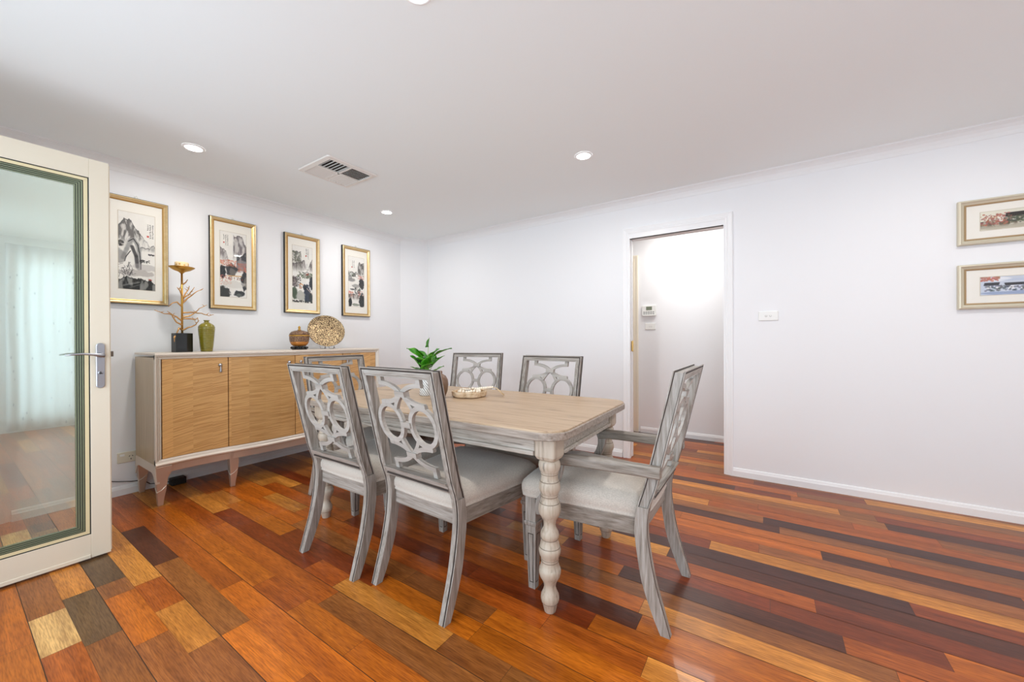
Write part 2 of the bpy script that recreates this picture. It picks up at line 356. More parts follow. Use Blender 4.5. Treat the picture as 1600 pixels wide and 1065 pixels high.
M['jar'] = lattice_mat('embroidered_amber_jar', (176, 136, 96), (92, 66, 56), 160, 0.3, 0.25)
M['jar_low'] = plain('amber_jar_base', (178, 112, 40), 0.25, metal=0.3)
M['pot'] = plain('pot_white', (228, 228, 226), 0.5)
def pot_mat():
    m, nt, b = newmat('etched_leaf_pot'); L = nt.links
    tc = nt.nodes.new('ShaderNodeTexCoord'); w = nt.nodes.new('ShaderNodeTexWave'); w.wave_type = 'BANDS'; w.bands_direction = 'DIAGONAL'
    w.inputs['Scale'].default_value = 34; w.inputs['Distortion'].default_value = 3.5; w.inputs['Detail Scale'].default_value = 1.0; w.inputs['Detail'].default_value = 1
    L.new(tc.outputs['Object'], w.inputs['Vector'])
    r = nt.nodes.new('ShaderNodeValToRGB'); r.color_ramp.elements[0].position = 0.35; r.color_ramp.elements[1].position = 0.5
    r.color_ramp.elements[0].color = s2l((150, 148, 144)); r.color_ramp.elements[1].color = s2l((238, 238, 236))
    L.new(w.outputs['Fac'], r.inputs['Fac']); L.new(r.outputs['Color'], b.inputs['Base Color']); return m
M['etched'] = pot_mat()

# ------------------------------------------------------------------ room shell
XA, YB, ZC = -3.858, 3.56, 2.387
XR, YR = 1.9, -0.55
HX0, HX1, HY = -2.4, 1.6, 4.64          # hall behind the back wall
DX0, DX1, DZ = -1.066, -0.28, 2.03       # doorway in the back wall
def struct(o): return tag(o, kind='structure')

def build_floor():
    rnd = random.Random(11)
    w = 0.0975; phase = 0.39
    # hand-placed strips, (x0, x1, y, tone) measured on the floor
    tones = {'dark': (92, 48, 30), 'vdark': (78, 42, 34), 'red': (140, 62, 22), 'mid': (176, 90, 26), 'or': (196, 106, 26), 'yel': (214, 140, 58), 'brn': (156, 94, 44), 'gry': (108, 78, 50), 'pale': (230, 178, 110)}
    fixed = [(-0.80, 0.49, 2.21, 'vdark'), (-0.58, 0.23, 1.82, 'dark'), (0.23, 1.6, 1.82, 'mid'), (-0.02, 2.2, 2.79, 'vdark'), (0.58, 2.2, 3.08, 'dark'),
             (0.55, 1.5, 3.47, 'yel'), (-0.95, -0.20, 3.28, 'dark'), (-0.9, 0.38, 3.18, 'yel'), (-1.1, -0.18, 3.76, 'yel'),
             (-1.62, -0.98, 1.02, 'yel'), (-2.5, -2.05, 0.34, 'gry'), (-2.05, -1.4, 0.34, 'brn'), (-2.42, -2.10, 0.245, 'pale'), (-2.35, -1.9, 0.44, 'or'),
             (-2.9, -2.5, 0.44, 'gry'), (-1.9, -1.2, 0.44, 'brn'), (-3.1, -2.5, 0.62, 'dark'), (-2.5, -1.7, 0.62, 'brn'), (-1.7, -0.9, 0.54, 'brn'), (-0.9, 0.4, 0.54, 'mid'),
             (-1.9, -1.1, 1.70, 'brn'), (-0.45, 0.5, 2.60, 'or'), (-0.8, 0.23, 2.5, 'or'), (0.5, 1.9, 2.6, 'mid'), (-0.9, -0.05, 2.99, 'mid')]
    pal = [('mid', 26), ('or', 20), ('red', 15), ('brn', 17), ('yel', 9), ('dark', 8), ('vdark', 2)]
    names = [n for n, k in pal for _ in range(k)]
    def jit(c, r):
        f = 1 + rnd.uniform(-0.13, 0.13); return tuple(max(0, min(1, x*f*(1+rnd.uniform(-0.04, 0.04)))) for x in s2l(c)[:3])
    V, Fc, T, Sh, MI = [], [], [], [], []
    def quad(x0, x1, y0, y1, z, tone, sh, mi):
        n = len(V); V.extend([(x0,y0,z),(x1,y0,z),(x1,y1,z),(x0,y1,z)]); Fc.append((n,n+1,n+2,n+3)); MI.append(mi)
        T.extend([tone+(1,)]*4); Sh.extend([sh+(1,)]*4)
    X0, X1 = -4.0, 2.5
    k0 = int(math.floor((-0.75-phase)/w)); k1 = int(math.ceil((6.3-phase)/w))
    for k in range(k0, k1):
        y0 = phase+k*w; y1 = y0+w; yc = (y0+y1)/2
        fx = sorted([f for f in fixed if y0 <= f[2] < y1])
        cuts = []; x = X0 - rnd.uniform(0, 0.5)
        while x < X1:
            L = rnd.choice([rnd.uniform(0.28, 0.6), rnd.uniform(0.5, 1.1), rnd.uniform(0.8, 1.4)])
            t = rnd.choice(names)
            if t in ('dark', 'vdark') and yc < 1.5: t = rnd.choice(['mid', 'or', 'brn', 'red'])
            if t == 'red' and yc < 1.0 and rnd.random() < 0.7: t = rnd.choice(['mid', 'or', 'yel'])
            cuts.append((x, x+L, t)); x += L
        segs = []
        for a, b, t in cuts:
            parts = [(a, b)]
            for f in fx:
                np_ = []
                for p, q in parts:
                    if f[1] <= p or f[0] >= q: np_.append((p, q)); continue
                    if p < f[0]: np_.append((p, f[0]))
                    if q > f[1]: np_.append((f[1], q))
                parts = np_
            segs += [(p, q, t) for p, q in parts if q-p > 0.01]
        segs += [(f[0], f[1], f[3]) for f in fx]
        g = 0.0006 if k % 2 else 0.0016
        for a, b, t in segs:
            a = max(a, X0); b = min(b, X1)
            if b <= a: continue
            sh = (rnd.uniform(-30, 30), rnd.uniform(-30, 30), 0.0)
            quad(a+0.0006, b-0.0006, y0+(0.0012 if k % 2 == 0 else 0.0003), y1-(0.0003 if k % 2 == 0 else 0.0012), 0.0, jit(tones[t], rnd), sh, 0)
    quad(X0, X1, -0.9, 6.4, -0.0012, (0.05, 0.03, 0.02), (0, 0, 0), 1)
    # slab underneath
    n = len(V); V.extend([(X0,-0.9,-0.1),(X1,-0.9,-0.1),(X1,6.4,-0.1),(X0,6.4,-0.1)]); Fc.append((n,n+3,n+2,n+1)); MI.append(1); T.extend([(0.05,0.03,0.02,1)]*4); Sh.extend([(0,0,0,1)]*4)
    me = bpy.data.meshes.new('floor'); me.from_pydata(V, [], Fc); me.materials.append(M['floor']); me.materials.append(M['seam'])
    me.polygons.foreach_set('material_index', MI)
    for nm, D in (('tone', T), ('shift', Sh)):
        at = me.color_attributes.new(nm, 'FLOAT_COLOR', 'POINT'); at.data.foreach_set('color', [c for q in D for c in q])
    o = bpy.data.objects.new('floor', me); COL.objects.link(o); struct(o)
build_floor()

def walls():
    T = 0.12
    b = MB().box(XA-T, XA, YR-T, YB+T, 0, ZC+0.1); struct(b.obj('wall_left', M['wall']))
    b = MB()
    b.box(XA-T, DX0-0.0, YB, YB+0.035, 0, ZC+0.1); b.box(XA-T, DX0, YB+0.085, YB+T, 0, ZC+0.1)          # leaf pocket left of the doorway
    b.box(XA-T, -1.9, YB+0.035, YB+0.085, 0, ZC+0.1); b.box(-1.9, DX0, YB+0.035, YB+0.085, DZ, ZC+0.1)
    b.box(DX1, XR+T, YB, YB+T, 0, ZC+0.1); b.box(DX0, DX1, YB, YB+T, DZ, ZC+0.1)
    struct(b.obj('wall_back', M['wall']))
    b = MB().prism([(XA, 3.258), (XA, YB), (XA+0.183, YB)], 0, ZC+0.05); struct(b.obj('wall_corner', M['wall']))
    # rear wall with a glazed opening (hinge side of the glass door) and a window
    b = MB()
    b.box(XA-T, -2.80, YR-T, YR, 0, ZC+0.1); b.box(-0.70, 0.10, YR-T, YR, 0, ZC+0.1); b.box(1.6, XR+T, YR-T, YR, 0, ZC+0.1)
    b.box(-2.80, -0.70, YR-T, YR, 2.12, ZC+0.1); b.box(0.10, 1.6, YR-T, YR, 2.2, ZC+0.1); b.box(0.10, 1.6, YR-T, YR, 0, 0.3)
    struct(b.obj('wall_rear', M['wall']))
    b = MB()
    b.box(XR, XR+T, YR-T, 0.52, 0, ZC+0.1); b.box(XR, XR+T, 1.06, YB+T, 0, ZC+0.1); b.box(XR, XR+T, 0.52, 1.06, 2.15, ZC+0.1); b.box(XR, XR+T, 0.52, 1.06, 0, 0.12)
    struct(b.obj('wall_right', M['wall']))
    b = MB().box(XA-T, XR+T, YR-T, YB+T, ZC, ZC+0.12); struct(b.obj('ceiling', M['ceiling']))
    # hall
    b = MB().box(HX0-T, HX0, YB+T, HY, 0, ZC+0.1); struct(b.obj('wall_hall_left', M['wall']))
    b = MB().box(HX1, HX1+T, YB+T, HY, 0, ZC+0.1); struct(b.obj('wall_hall_right', M['wall']))
    b = MB(); b.box(-1.335, HX1+T, HY, HY+T, 0, ZC+0.1); b.box(HX0-T, -2.1, HY, HY+T, 0, ZC+0.1); b.box(-2.1, -1.335, HY, HY+T, 2.04, ZC+0.1)
    struct(b.obj('wall_hall_back', M['wall']))
    b = MB().box(HX0-T, HX1+T, YB+T, 6.3, ZC, ZC+0.12); struct(b.obj('ceiling_hall', M['ceiling']))
    b = MB().box(-3.3, -0.4, 6.2, 6.3, 0, ZC+0.1); struct(b.obj('wall_far_room', M['wall']))
    b = MB().box(-3.3, -3.2, HY+T, 6.2, 0, ZC+0.1); b.box(-0.5, -0.4, HY+T, 6.2, 0, ZC+0.1); struct(b.obj('wall_far_side', M['wall']))
walls()

def sweep_wall(name, prof, runs, mat, parent=None):
    """prof: (out, z) points; runs: list of ((x,y) start, (x,y) end, (nx,ny)) with mitre offsets"""
    b = MB()
    for (x0, y0), (x1, y1), (nx, ny), m0, m1 in runs:
        dx, dy = x1-x0, y1-y0; l = math.hypot(dx, dy); dx /= l; dy /= l
        s0 = [(x0+nx*o-dx*m0*o, y0+ny*o-dy*m0*o, z) for o, z in prof]; s1 = [(x1+nx*o+dx*m1*o, y1+ny*o+dy*m1*o, z) for o, z in prof]
        b.loft([s0, s1])
    return struct(b.obj(name, mat, parent))
t22 = -math.tan(PI/8)
cx0, cy0 = XA, 3.258; cx1, cy1 = XA+0.183, YB
nd = Vector((cy1-cy0, -(cx1-cx0))).normalized(); ndx, ndy = nd.x, nd.y
ang = math.atan2(cy1-cy0, cx1-cx0)
ta = -math.tan((PI/2-ang)/2); tb = -math.tan(ang/2)
base_prof = [(0, 0), (0.016, 0), (0.016, 0.044), (0.013, 0.046), (0.013, 0.049), (0.010, 0.051), (0.010, 0.055), (0.006, 0.064), (0, 0.066)]
sweep_wall('baseboard_left', base_prof, [((XA, 0.25), (XA, cy0), (1, 0), 0, ta)], M['trim'])
sweep_wall('baseboard_corner', base_prof, [((cx0, cy0), (cx1, cy1), (ndx, ndy), ta, tb)], M['trim'])
sweep_wall('baseboard_back', base_prof, [((cx1, YB), (DX0-0.06, YB), (0, -1), tb, 0), ((DX1+0.05, YB), (XR, YB), (0, -1), 0, 0)], M['trim'])
sweep_wall('baseboard_hall', base_prof, [((-1.25, HY), (HX1, HY), (0, -1), 0, 0)], M['trim'])
corn = [(0, ZC-0.073), (0.004, ZC-0.0735), (0.006, ZC-0.068), (0.012, ZC-0.052), (0.024, ZC-0.033), (0.042, ZC-0.018), (0.060, ZC-0.009), (0.066, ZC-0.007), (0.067, ZC-0.002), (0.073, ZC-0.002), (0.073, ZC+0.004), (0, ZC+0.004)]
sweep_wall('trim_1', corn, [((XA, YR), (XA, cy0), (1, 0), -1, ta)], M['cornice'])
sweep_wall('trim_2', corn, [((cx0, cy0), (cx1, cy1), (ndx, ndy), ta, tb)], M['cornice'])
sweep_wall('trim_3', corn, [((cx1, YB), (XR, YB), (0, -1), tb, -1)], M['cornice'])

def architrave(name, x0, x1, z1, y, ny, w=0.05):
    """door casing: two uprights and a head with a small step"""
    b = MB(); prof = [(0, 0.0), (0, 0.010), (0.010, 0.013), (0.013, 0.010), (0.017, 0.013), (0.020, 0.010), (w-0.008, 0.018), (w, 0.016), (w, 0)]
    def P(q, x, z): return (x, y+ny*q, z)
    l = [[P(q, x0-a, 0) for a, q in prof], [P(q, x0-a, z1+a) for a, q in prof], [P(q, x1+a, z1+a) for a, q in prof], [P(q, x1+a, 0) for a, q in prof]]
    b.loft(l); return b
b = architrave('trim_4', DX0, DX1, DZ+0.045, YB, -1, 0.052)
b.box(DX0, DX1, YB-0.006, YB+0.03, DZ, DZ+0.046)                       # head lining
b.box(DX1-0.012, DX1, YB-0.004, YB+0.12, 0, DZ)                        # right jamb
b.box(DX0-0.002, DX0+0.012, YB-0.006, YB+0.034, 0, DZ)                 # slim stop on the pocket side
struct(b.obj('trim_4', M['trim']))
b = architrave('trim_5', -2.1, -1.335, 2.04, HY, -1, 0.06); b.box(-1.347, -1.335, HY, HY+0.12, 0, 2.04); struct(b.obj('trim_5', plain('cream_door_casing', (236, 226, 206), 0.4)))

# sliding pocket door with brass latch
d2 = empty('door_2', (DX0-0.3, YB+0.06, 0), kind='structure')
MB().box(-0.5, 0.318, -0.019, 0.019, 0.008, DZ-0.004).obj('door_panel', M['trim'], d2, bevel=0.002)
b = MB().box(0.316, 0.3215, -0.012, 0.012, 0.985, 1.09, 0); b.box(0.3205, 0.3235, -0.007, 0.007, 1.02, 1.055, 1); b.box(0.31, 0.330, -0.022, -0.018, 0.99, 1.085, 0)
b.obj('latch', [M['brass'], M['slot']], d2, bevel=0.001)

# ------------------------------------------------------------------ glass door standing open on the left
def glass_door():
    d = empty('door_1', (-2.84, 0.5, 0), kind='structure')
    y0, y1, z0, z1 = -0.86, 0.0, 0.010, 2.022; T = 0.045                    # outer leaf, thickness towards -x
    sy0, sy1 = y0+0.072, y1-0.070; bz0, bz1 = 0.130, 1.926                 # sight opening
    f = MB()
    f.box(-T, 0, y0, sy0, z0, z1); f.box(-T, 0, sy1, y1, z0, z1); f.box(-T, -0.0006, sy0, sy1, z0, bz0); f.box(-T, -0.0006, sy0, sy1, bz1, z1)
    f.box(-0.003, 0.003, sy0, sy1-0.002, z0, z0+0.018)                    # weather strip
    f.box(-T, -0.004, y1-0.001, y1+0.004, z0+0.01, z1-0.01)
    f.obj('door_frame', M['cream'], d, bevel=0.0015)
    # stepped glazing: black gasket, cream bead, then coloured strips imitating the edge's repeated reflections
    steps = [(0.0, 0.0045, 'gasket_and_reflection', -0.0015), (0.0045, 0.0185, 'bead', -0.004), (0.0185, 0.0215, 'gasket_and_reflection', -0.006), (0.0215, 0.0265, 'edge_reflection', -0.007), (0.0265, 0.0290, 'gasket_and_reflection', -0.009),
             (0.0290, 0.0340, 'edge_reflection', -0.011), (0.0340, 0.0365, 'gasket_and_reflection', -0.013), (0.0365, 0.0415, 'edge_reflection', -0.015), (0.0415, 0.0440, 'gasket_and_reflection', -0.017), (0.0440, 0.049, 'edge_reflection', -0.018)]
    def ring(b, a0, a1, x, mi):
        Y0, Y1, Z0, Z1 = sy0+a0, sy1-a0, bz0+a0, bz1-a0; y_0, y_1, z_0, z_1 = sy0+a1, sy1-a1, bz0+a1, bz1-a1; xb = -0.03
        b.box(xb, x, Y0, y_0, Z0, Z1, mi); b.box(xb, x, y_1, Y1, Z0, Z1, mi); b.box(xb, x, y_0, y_1, Z0, z_0, mi); b.box(xb, x, y_0, y_1, z_1, Z1, mi)
    b = MB(); ring(b, 0.0045, 0.0185, -0.003, 0); b.obj('glazing_bead', M['bead'], d)
    b = MB()
    for a0, a1, m, x in steps:
        if m != 'bead': ring(b, a0, a1, x, 0 if m == 'gasket_and_reflection' else 1)
    b.obj('glazing_gasket_and_reflections', [M['gasket_and_reflection'], M['edge_reflection']], d)
    MB().box(-0.024, -0.020, sy0+0.03, sy1-0.03, bz0+0.03, bz1-0.03).obj('glass_pane', M['glass'], d)
    # lever handle on its long backplate
    yc = -0.035
    pl = []
    for k in range(33):
        a = PI*k/32; pl.append((0.0155*math.cos(a), 0.0145*math.sin(a)))
    poly = [(y, 1.078+z) for y, z in pl] + [(-y, 0.878-z) for y, z in pl]
    b = MB(); b.loft([[(0.0, yc+y, z) for y, z in poly], [(0.006, yc+y, z) for y, z in poly], [(0.008, yc+y*0.86, 0.978+(z-0.978)*0.985) for y, z in poly]])
    hp = b.obj('handle_plate', M['steel'], d)
    b = MB(); b.tube([(0.004, yc, 1.032), (0.030, yc, 1.032), (0.048, yc-0.004, 1.032)], [0.011, 0.011, 0.010], 12)
    b.tube([(0.040, yc+0.006, 1.030), (0.047, yc-0.010, 1.031), (0.050, yc-0.03, 1.036), (0.052, yc-0.065, 1.040), (0.052, yc-0.10, 1.038), (0.049, yc-0.125, 1.035)], [0.011, 0.010, 0.0065, 0.0055, 0.005, 0.003], 12)
    b.obj('handle_lever', M['steel'], d)
    b = MB(); b.lathe([(0.0095, 0), (0.0095, 0.004), (0.0075, 0.005)], (0.006, yc, 0.942), 20, rot=Matrix.Rotation(PI/2, 3, 'Y')); b.box(0.006, 0.011, yc-0.005, yc+0.005, 0.918, 0.942)
    b.box(0.0105, 0.0118, yc-0.0016, yc+0.0016, 0.938, 0.949, 1)
    b.obj('lock_cylinder', [M['steel'], M['slot']], d)
    MB().box(-0.030, -0.014, 0.0, 0.016, 1.022, 1.050).obj('latch_bolt', M['dark_metal'], d, bevel=0.002)
glass_door()
# frame round the rear opening the door hangs in, fixed glazing in it and windows
def window(name, axis, c, a0, a1, z0, z1, mull=1):
    w = empty(name, (0, 0, 0), kind='structure'); b = MB(); fw = 0.05
    def bx(p, q, r, s):
        (b.box(p, q, c-0.03, c+0.03, r, s) if axis == 'y' else b.box(c-0.03, c+0.03, p, q, r, s))
    bx(a0, a0+fw, z0, z1); bx(a1-fw, a1, z0, z1); bx(a0+fw, a1-fw, z0, z0+fw); bx(a0+fw, a1-fw, z1-fw, z1)
    for k in range(mull):
        m = a0+(a1-a0)*(k+1)/(mull+1); bx(m-fw/2, m+fw/2, z0+fw, z1-fw)
    b.obj('window_frame', M['cream'], w)
    g = MB(); (g.box(a0+fw, a1-fw, c-0.003, c+0.003, z0+fw, z1-fw) if axis == 'y' else g.box(c-0.003, c+0.003, a0+fw, a1-fw, z0+fw, z1-fw))
    return w
window('window_1', 'y', YR-0.06, -2.80, -0.70, 0.0, 2.12, 1)
window('window_2', 'y', YR-0.06, 0.10, 1.60, 0.3, 2.2, 1)
window('window_3', 'x', XR+0.06, 0.52, 1.06, 0.12, 2.15, 0)

def curtain(name, pts, z0, z1, amp, n, label, tie=None):
    """voile hanging along the plan line pts in soft folds"""
    b = MB(); (x0, y0), (x1, y1) = pts; L = math.hypot(x1-x0, y1-y0); dx, dy = (x1-x0)/L, (y1-y0)/L; nx, ny = -dy, dx
    cols, rows = n*10, 16; V = []
    for j in range(rows+1):
        z = z0+(z1-z0)*j/rows; q = 1.0
        if tie: q = 1-tie[1]*math.exp(-((z-tie[0])/0.28)**2)
        for i in range(cols+1):
            t = i/cols; a = amp*math.sin(2*PI*n*t+0.6*math.sin(3*z))*(0.7+0.3*math.sin(5*t+2))
            s = L*(0.5+(t-0.5)*q)
            V.append((x0+dx*s+nx*a, y0+dy*s+ny*a, z))
    Fs = [(j*(cols+1)+i, j*(cols+1)+i+1, (j+1)*(cols+1)+i+1, (j+1)*(cols+1)+i) for j in range(rows) for i in range(cols)]
    b.add(V, Fs, 0, True); o = b.obj(name, M['sheer']); so = o.modifiers.new('thick', 'SOLIDIFY'); so.thickness = 0.0012
    return tag(o, label, 'curtain')
curtain('curtain', ((-3.80, 0.14), (-3.66, 0.19)), 0.02, 2.2, 0.022, 4, 'pale sheer curtain seen at its hem through the left edge of the glass door')
curtain('curtain', ((1.30, -0.42), (1.75, -0.40)), 0.03, 2.28, 0.03, 7, 'white floral voile curtain by the rear window, mirrored in the glass door', tie=(1.1, 0.5))
curtain('curtain', ((1.82, 1.12), (1.82, 0.46)), 0.03, 2.28, 0.03, 6, 'white floral voile curtain beside the right-hand window, mirrored in the glass door')

# ------------------------------------------------------------------ ceiling fittings
def lamp(x, y, label):
    o = empty('ceiling_light', (x, y, ZC), 0, label, 'ceiling light', 'recessed ceiling lights')
    b = MB(); b.lathe([(0.046, -0.0005), (0.046, -0.006), (0.058, -0.005), (0.062, -0.0005)], n=36, cap=False); b.obj('lamp_ring', M['lamp_ring'], o)
    b = MB(); b.lathe([(0.0, -0.004), (0.046, -0.004)], n=36, cap=False, smooth=False); b.lathe([(0.046, -0.004), (0.046, -0.0005)], n=36, cap=False); b.obj('diffuser', M['lamp'], o)
    l = area('ceiling_light_glow', (x, y, ZC-0.009), (0, 0, 0), 0.085, 0.085, LAMP_POWER, (1.0, 0.975, 0.94), 'DISK')
    return o
lamp(-3.172, 0.955, 'round recessed ceiling light nearest the glass door')
lamp(-3.172, 2.51, 'round recessed ceiling light nearest the chamfered wall corner')
lamp(-1.065, 2.515, 'round recessed ceiling light above the table side nearer the doorway')
lamp(-1.072, 0.985, 'round recessed ceiling light glowing at the top edge of the picture')
for x, y in ((1.03, 2.51), (1.03, 0.97)):
    area('ceiling_light_glow', (x, y, ZC-0.009), (0, 0, 0), 0.085, 0.085, LAMP_POWER, (1.0, 0.975, 0.94), 'DISK')

def vent():
    x0, x1, y0, y1 = -2.928, -2.520, 1.503, 1.916
    o = empty('ceiling_vent', ((x0+x1)/2, (y0+y1)/2, ZC), 0, 'square white ceiling air vent with four louvred quarters', 'air vent')
    h = 0.205; w = 0.035; b = MB()
    def L(r, z): return [(x, y, z) for x, y in rrect(-r, r, -r, r, 0.018 if r > 0.19 else 0.004)]
    b.loft([L(h, -0.001), L(h-0.004, -0.009), L(h-w, -0.014), L(h-w-0.002, -0.004)], cap=False)
    i = h-w; b.box(-i, i, -0.007, 0.007, -0.012, -0.002); b.box(-0.007, 0.007, -i, i, -0.012, -0.002)
    b.obj('vent_frame', M['vent_white'], o)
    MB().box(-i, i, -i, i, -0.0022, -0.0008).obj('vent_duct', M['vent_dark'], o)
    def quarter(sx, sy, along, n, tilt, share=0.42):
        b = MB(); lo, hi = 0.007, i
        for k in range(n):
            c = lo+(hi-lo)*(k+0.5)/n; d = (hi-lo)/n*share
            a, e = c-d*0.5, c+d*0.5
            za, ze = (-0.003, -0.0125) if tilt > 0 else (-0.0125, -0.003)
            if along == 'x': P = [(lo*sx, a*sy, za), (hi*sx, a*sy, za), (hi*sx, e*sy, ze), (lo*sx, e*sy, ze)]
            else: P = [(a*sx, lo*sy, za), (a*sx, hi*sy, za), (e*sx, hi*sy, ze), (e*sx, lo*sy, ze)]
            off = 0.0012
            Q = [(x+(off if along == 'y' else 0), y+(off if along == 'x' else 0), z) for x, y, z in P]
            b.loft([P, Q])
        b.obj('louvre', M['vent_white'], o)
    quarter(1, -1, 'x', 6, 1, 0.10); quarter(1, 1, 'y', 7, 1, 0.30); quarter(-1, -1, 'y', 9, 1, 0.66); quarter(-1, 1, 'x', 7, 1, 0.66)
vent()

# ------------------------------------------------------------------ switches, sockets
def switch(loc, rz, w, h, label, rockers, mat, name='light_switch', cat='light switch'):
    """plate lies in local xz, facing -y"""
    o = empty(name, loc, rz, label, cat)
    b = MB(); P = rrect(-w/2, w/2, -h/2, h/2, 0.004); Q = rrect(-w/2+0.003, w/2-0.003, -h/2+0.003, h/2-0.003, 0.003)
    b.loft([[(x, 0, z) for x, z in P], [(x, -0.006, z) for x, z in P], [(x, -0.009, z) for x, z in Q]]); b.obj('cover_plate', mat, o)
    for x in rockers:
        r = MB(); r.lathe([(0.0075, 0), (0.0075, 0.0008)], (x, -0.009, 0), 20, rot=Matrix.Rotation(PI/2, 3, 'X'), mi=0)
        r.lathe([(0.0062, 0), (0.0062, 0.002), (0.004, 0.0028)], (x, -0.009, 0), 20, rot=Matrix.Rotation(PI/2, 3, 'X'), mi=1)
        r.obj('rocker', [M['grey_line'], mat], o)
    return o
switch((0.010, YB, 1.277), 0, 0.127, 0.072, 'white double light switch on the wall right of the doorway', (-0.014, 0.014), M['white_plastic'])
switch((-1.135, HY, 1.252), 0, 0.116, 0.074, 'small white light switch below the thermostat in the hall', (-0.008, 0.014), M['white_plastic'])
t = empty('thermostat', (-1.148, HY, 1.437), 0, 'white wall thermostat with a grey display seen through the doorway', 'thermostat')
MB().box(-0.080, 0.080, -0.024, 0, -0.058, 0.058).obj('thermostat_case', M['white_plastic'], t, bevel=0.004)
MB().box(-0.030, 0.036, -0.0255, -0.023, 0.004, 0.046).obj('display', M['lcd'], t)
MB().box(-0.066, 0.072, -0.034, -0.022, -0.062, -0.052).obj('flap', M['white_plastic'], t, bevel=0.001)
for i in range(2):
    for j in range(5):
        MB().box(-0.062+j*0.026, -0.042+j*0.026, -0.0262, -0.023, -0.044+i*0.020, -0.032+i*0.020).obj('button', M['grey_line'], t)
o = switch((XA, 0.768, 0.266), PI/2, 0.115, 0.075, 'ivory power socket with three slots left of the sideboard', (), M['ivory_plastic'], 'power_socket', 'power socket')
b = MB(); b.box(-0.045, -0.020, -0.011, -0.0085, 0.010, 0.024, 0); b.obj('rocker', M['white_plastic'], o, bevel=0.001)
b = MB(); P = [(0.013+0.024*math.cos(a), -0.006+0.021*math.sin(a)) for a in np.linspace(0, 2*PI, 9)[:-1]]
b.loft([[(x, -0.0085, z) for x, z in P], [(x, -0.0102, z) for x, z in P]]); b.box(0.011, 0.015, -0.0112, -0.009, -0.021, -0.011, 1)
b.add([(0.001,-0.0112,0.002),(0.004,-0.0112,0.000),(0.009,-0.0112,0.008),(0.006,-0.0112,0.010)], [(0,1,2,3)], 1); b.add([(0.025,-0.0112,0.002),(0.022,-0.0112,0.000),(0.017,-0.0112,0.008),(0.020,-0.0112,0.010)], [(0,1,2,3)], 1)
b.obj('socket_face', [M['ivory_plastic'], M['slot']], o)
o = switch((XA, 0.630, 0.262), PI/2, 0.100, 0.074, 'ivory wall plate with a small round outlet beside the glass door edge', (), M['ivory_plastic'], 'wall_socket', 'wall socket')
MB().lathe([(0.006, 0), (0.006, 0.003), (0.003, 0.004)], (0.018, -0.009, 0), 16, rot=Matrix.Rotation(PI/2, 3, 'X')).obj('outlet_jack', M['white_plastic'], o)
b = MB(); b.tube([(XA+0.012, 0.60, 0.140), (XA+0.012, 0.66, 0.122), (XA+0.014, 0.71, 0.105), (XA+0.016, 0.78, 0.086), (XA+0.020, 0.84, 0.078), (XA+0.026, 0.88, 0.040), (XA+0.035, 0.93, 0.030), (XA+0.055, 0.982, 0.028)], 0.003, 8)
tag(b.obj('power_cable', M['black_matt']), 'thin black cable running along the left wall towards the sideboard leg', 'cable')
b = MB().box(XA+0.03, XA+0.10, 0.985, 1.075, 0.0, 0.052)
tag(b.obj('power_adapter', M['black_matt'], bevel=0.006), 'small black power adapter on the floor under the sideboard', 'power adapter')

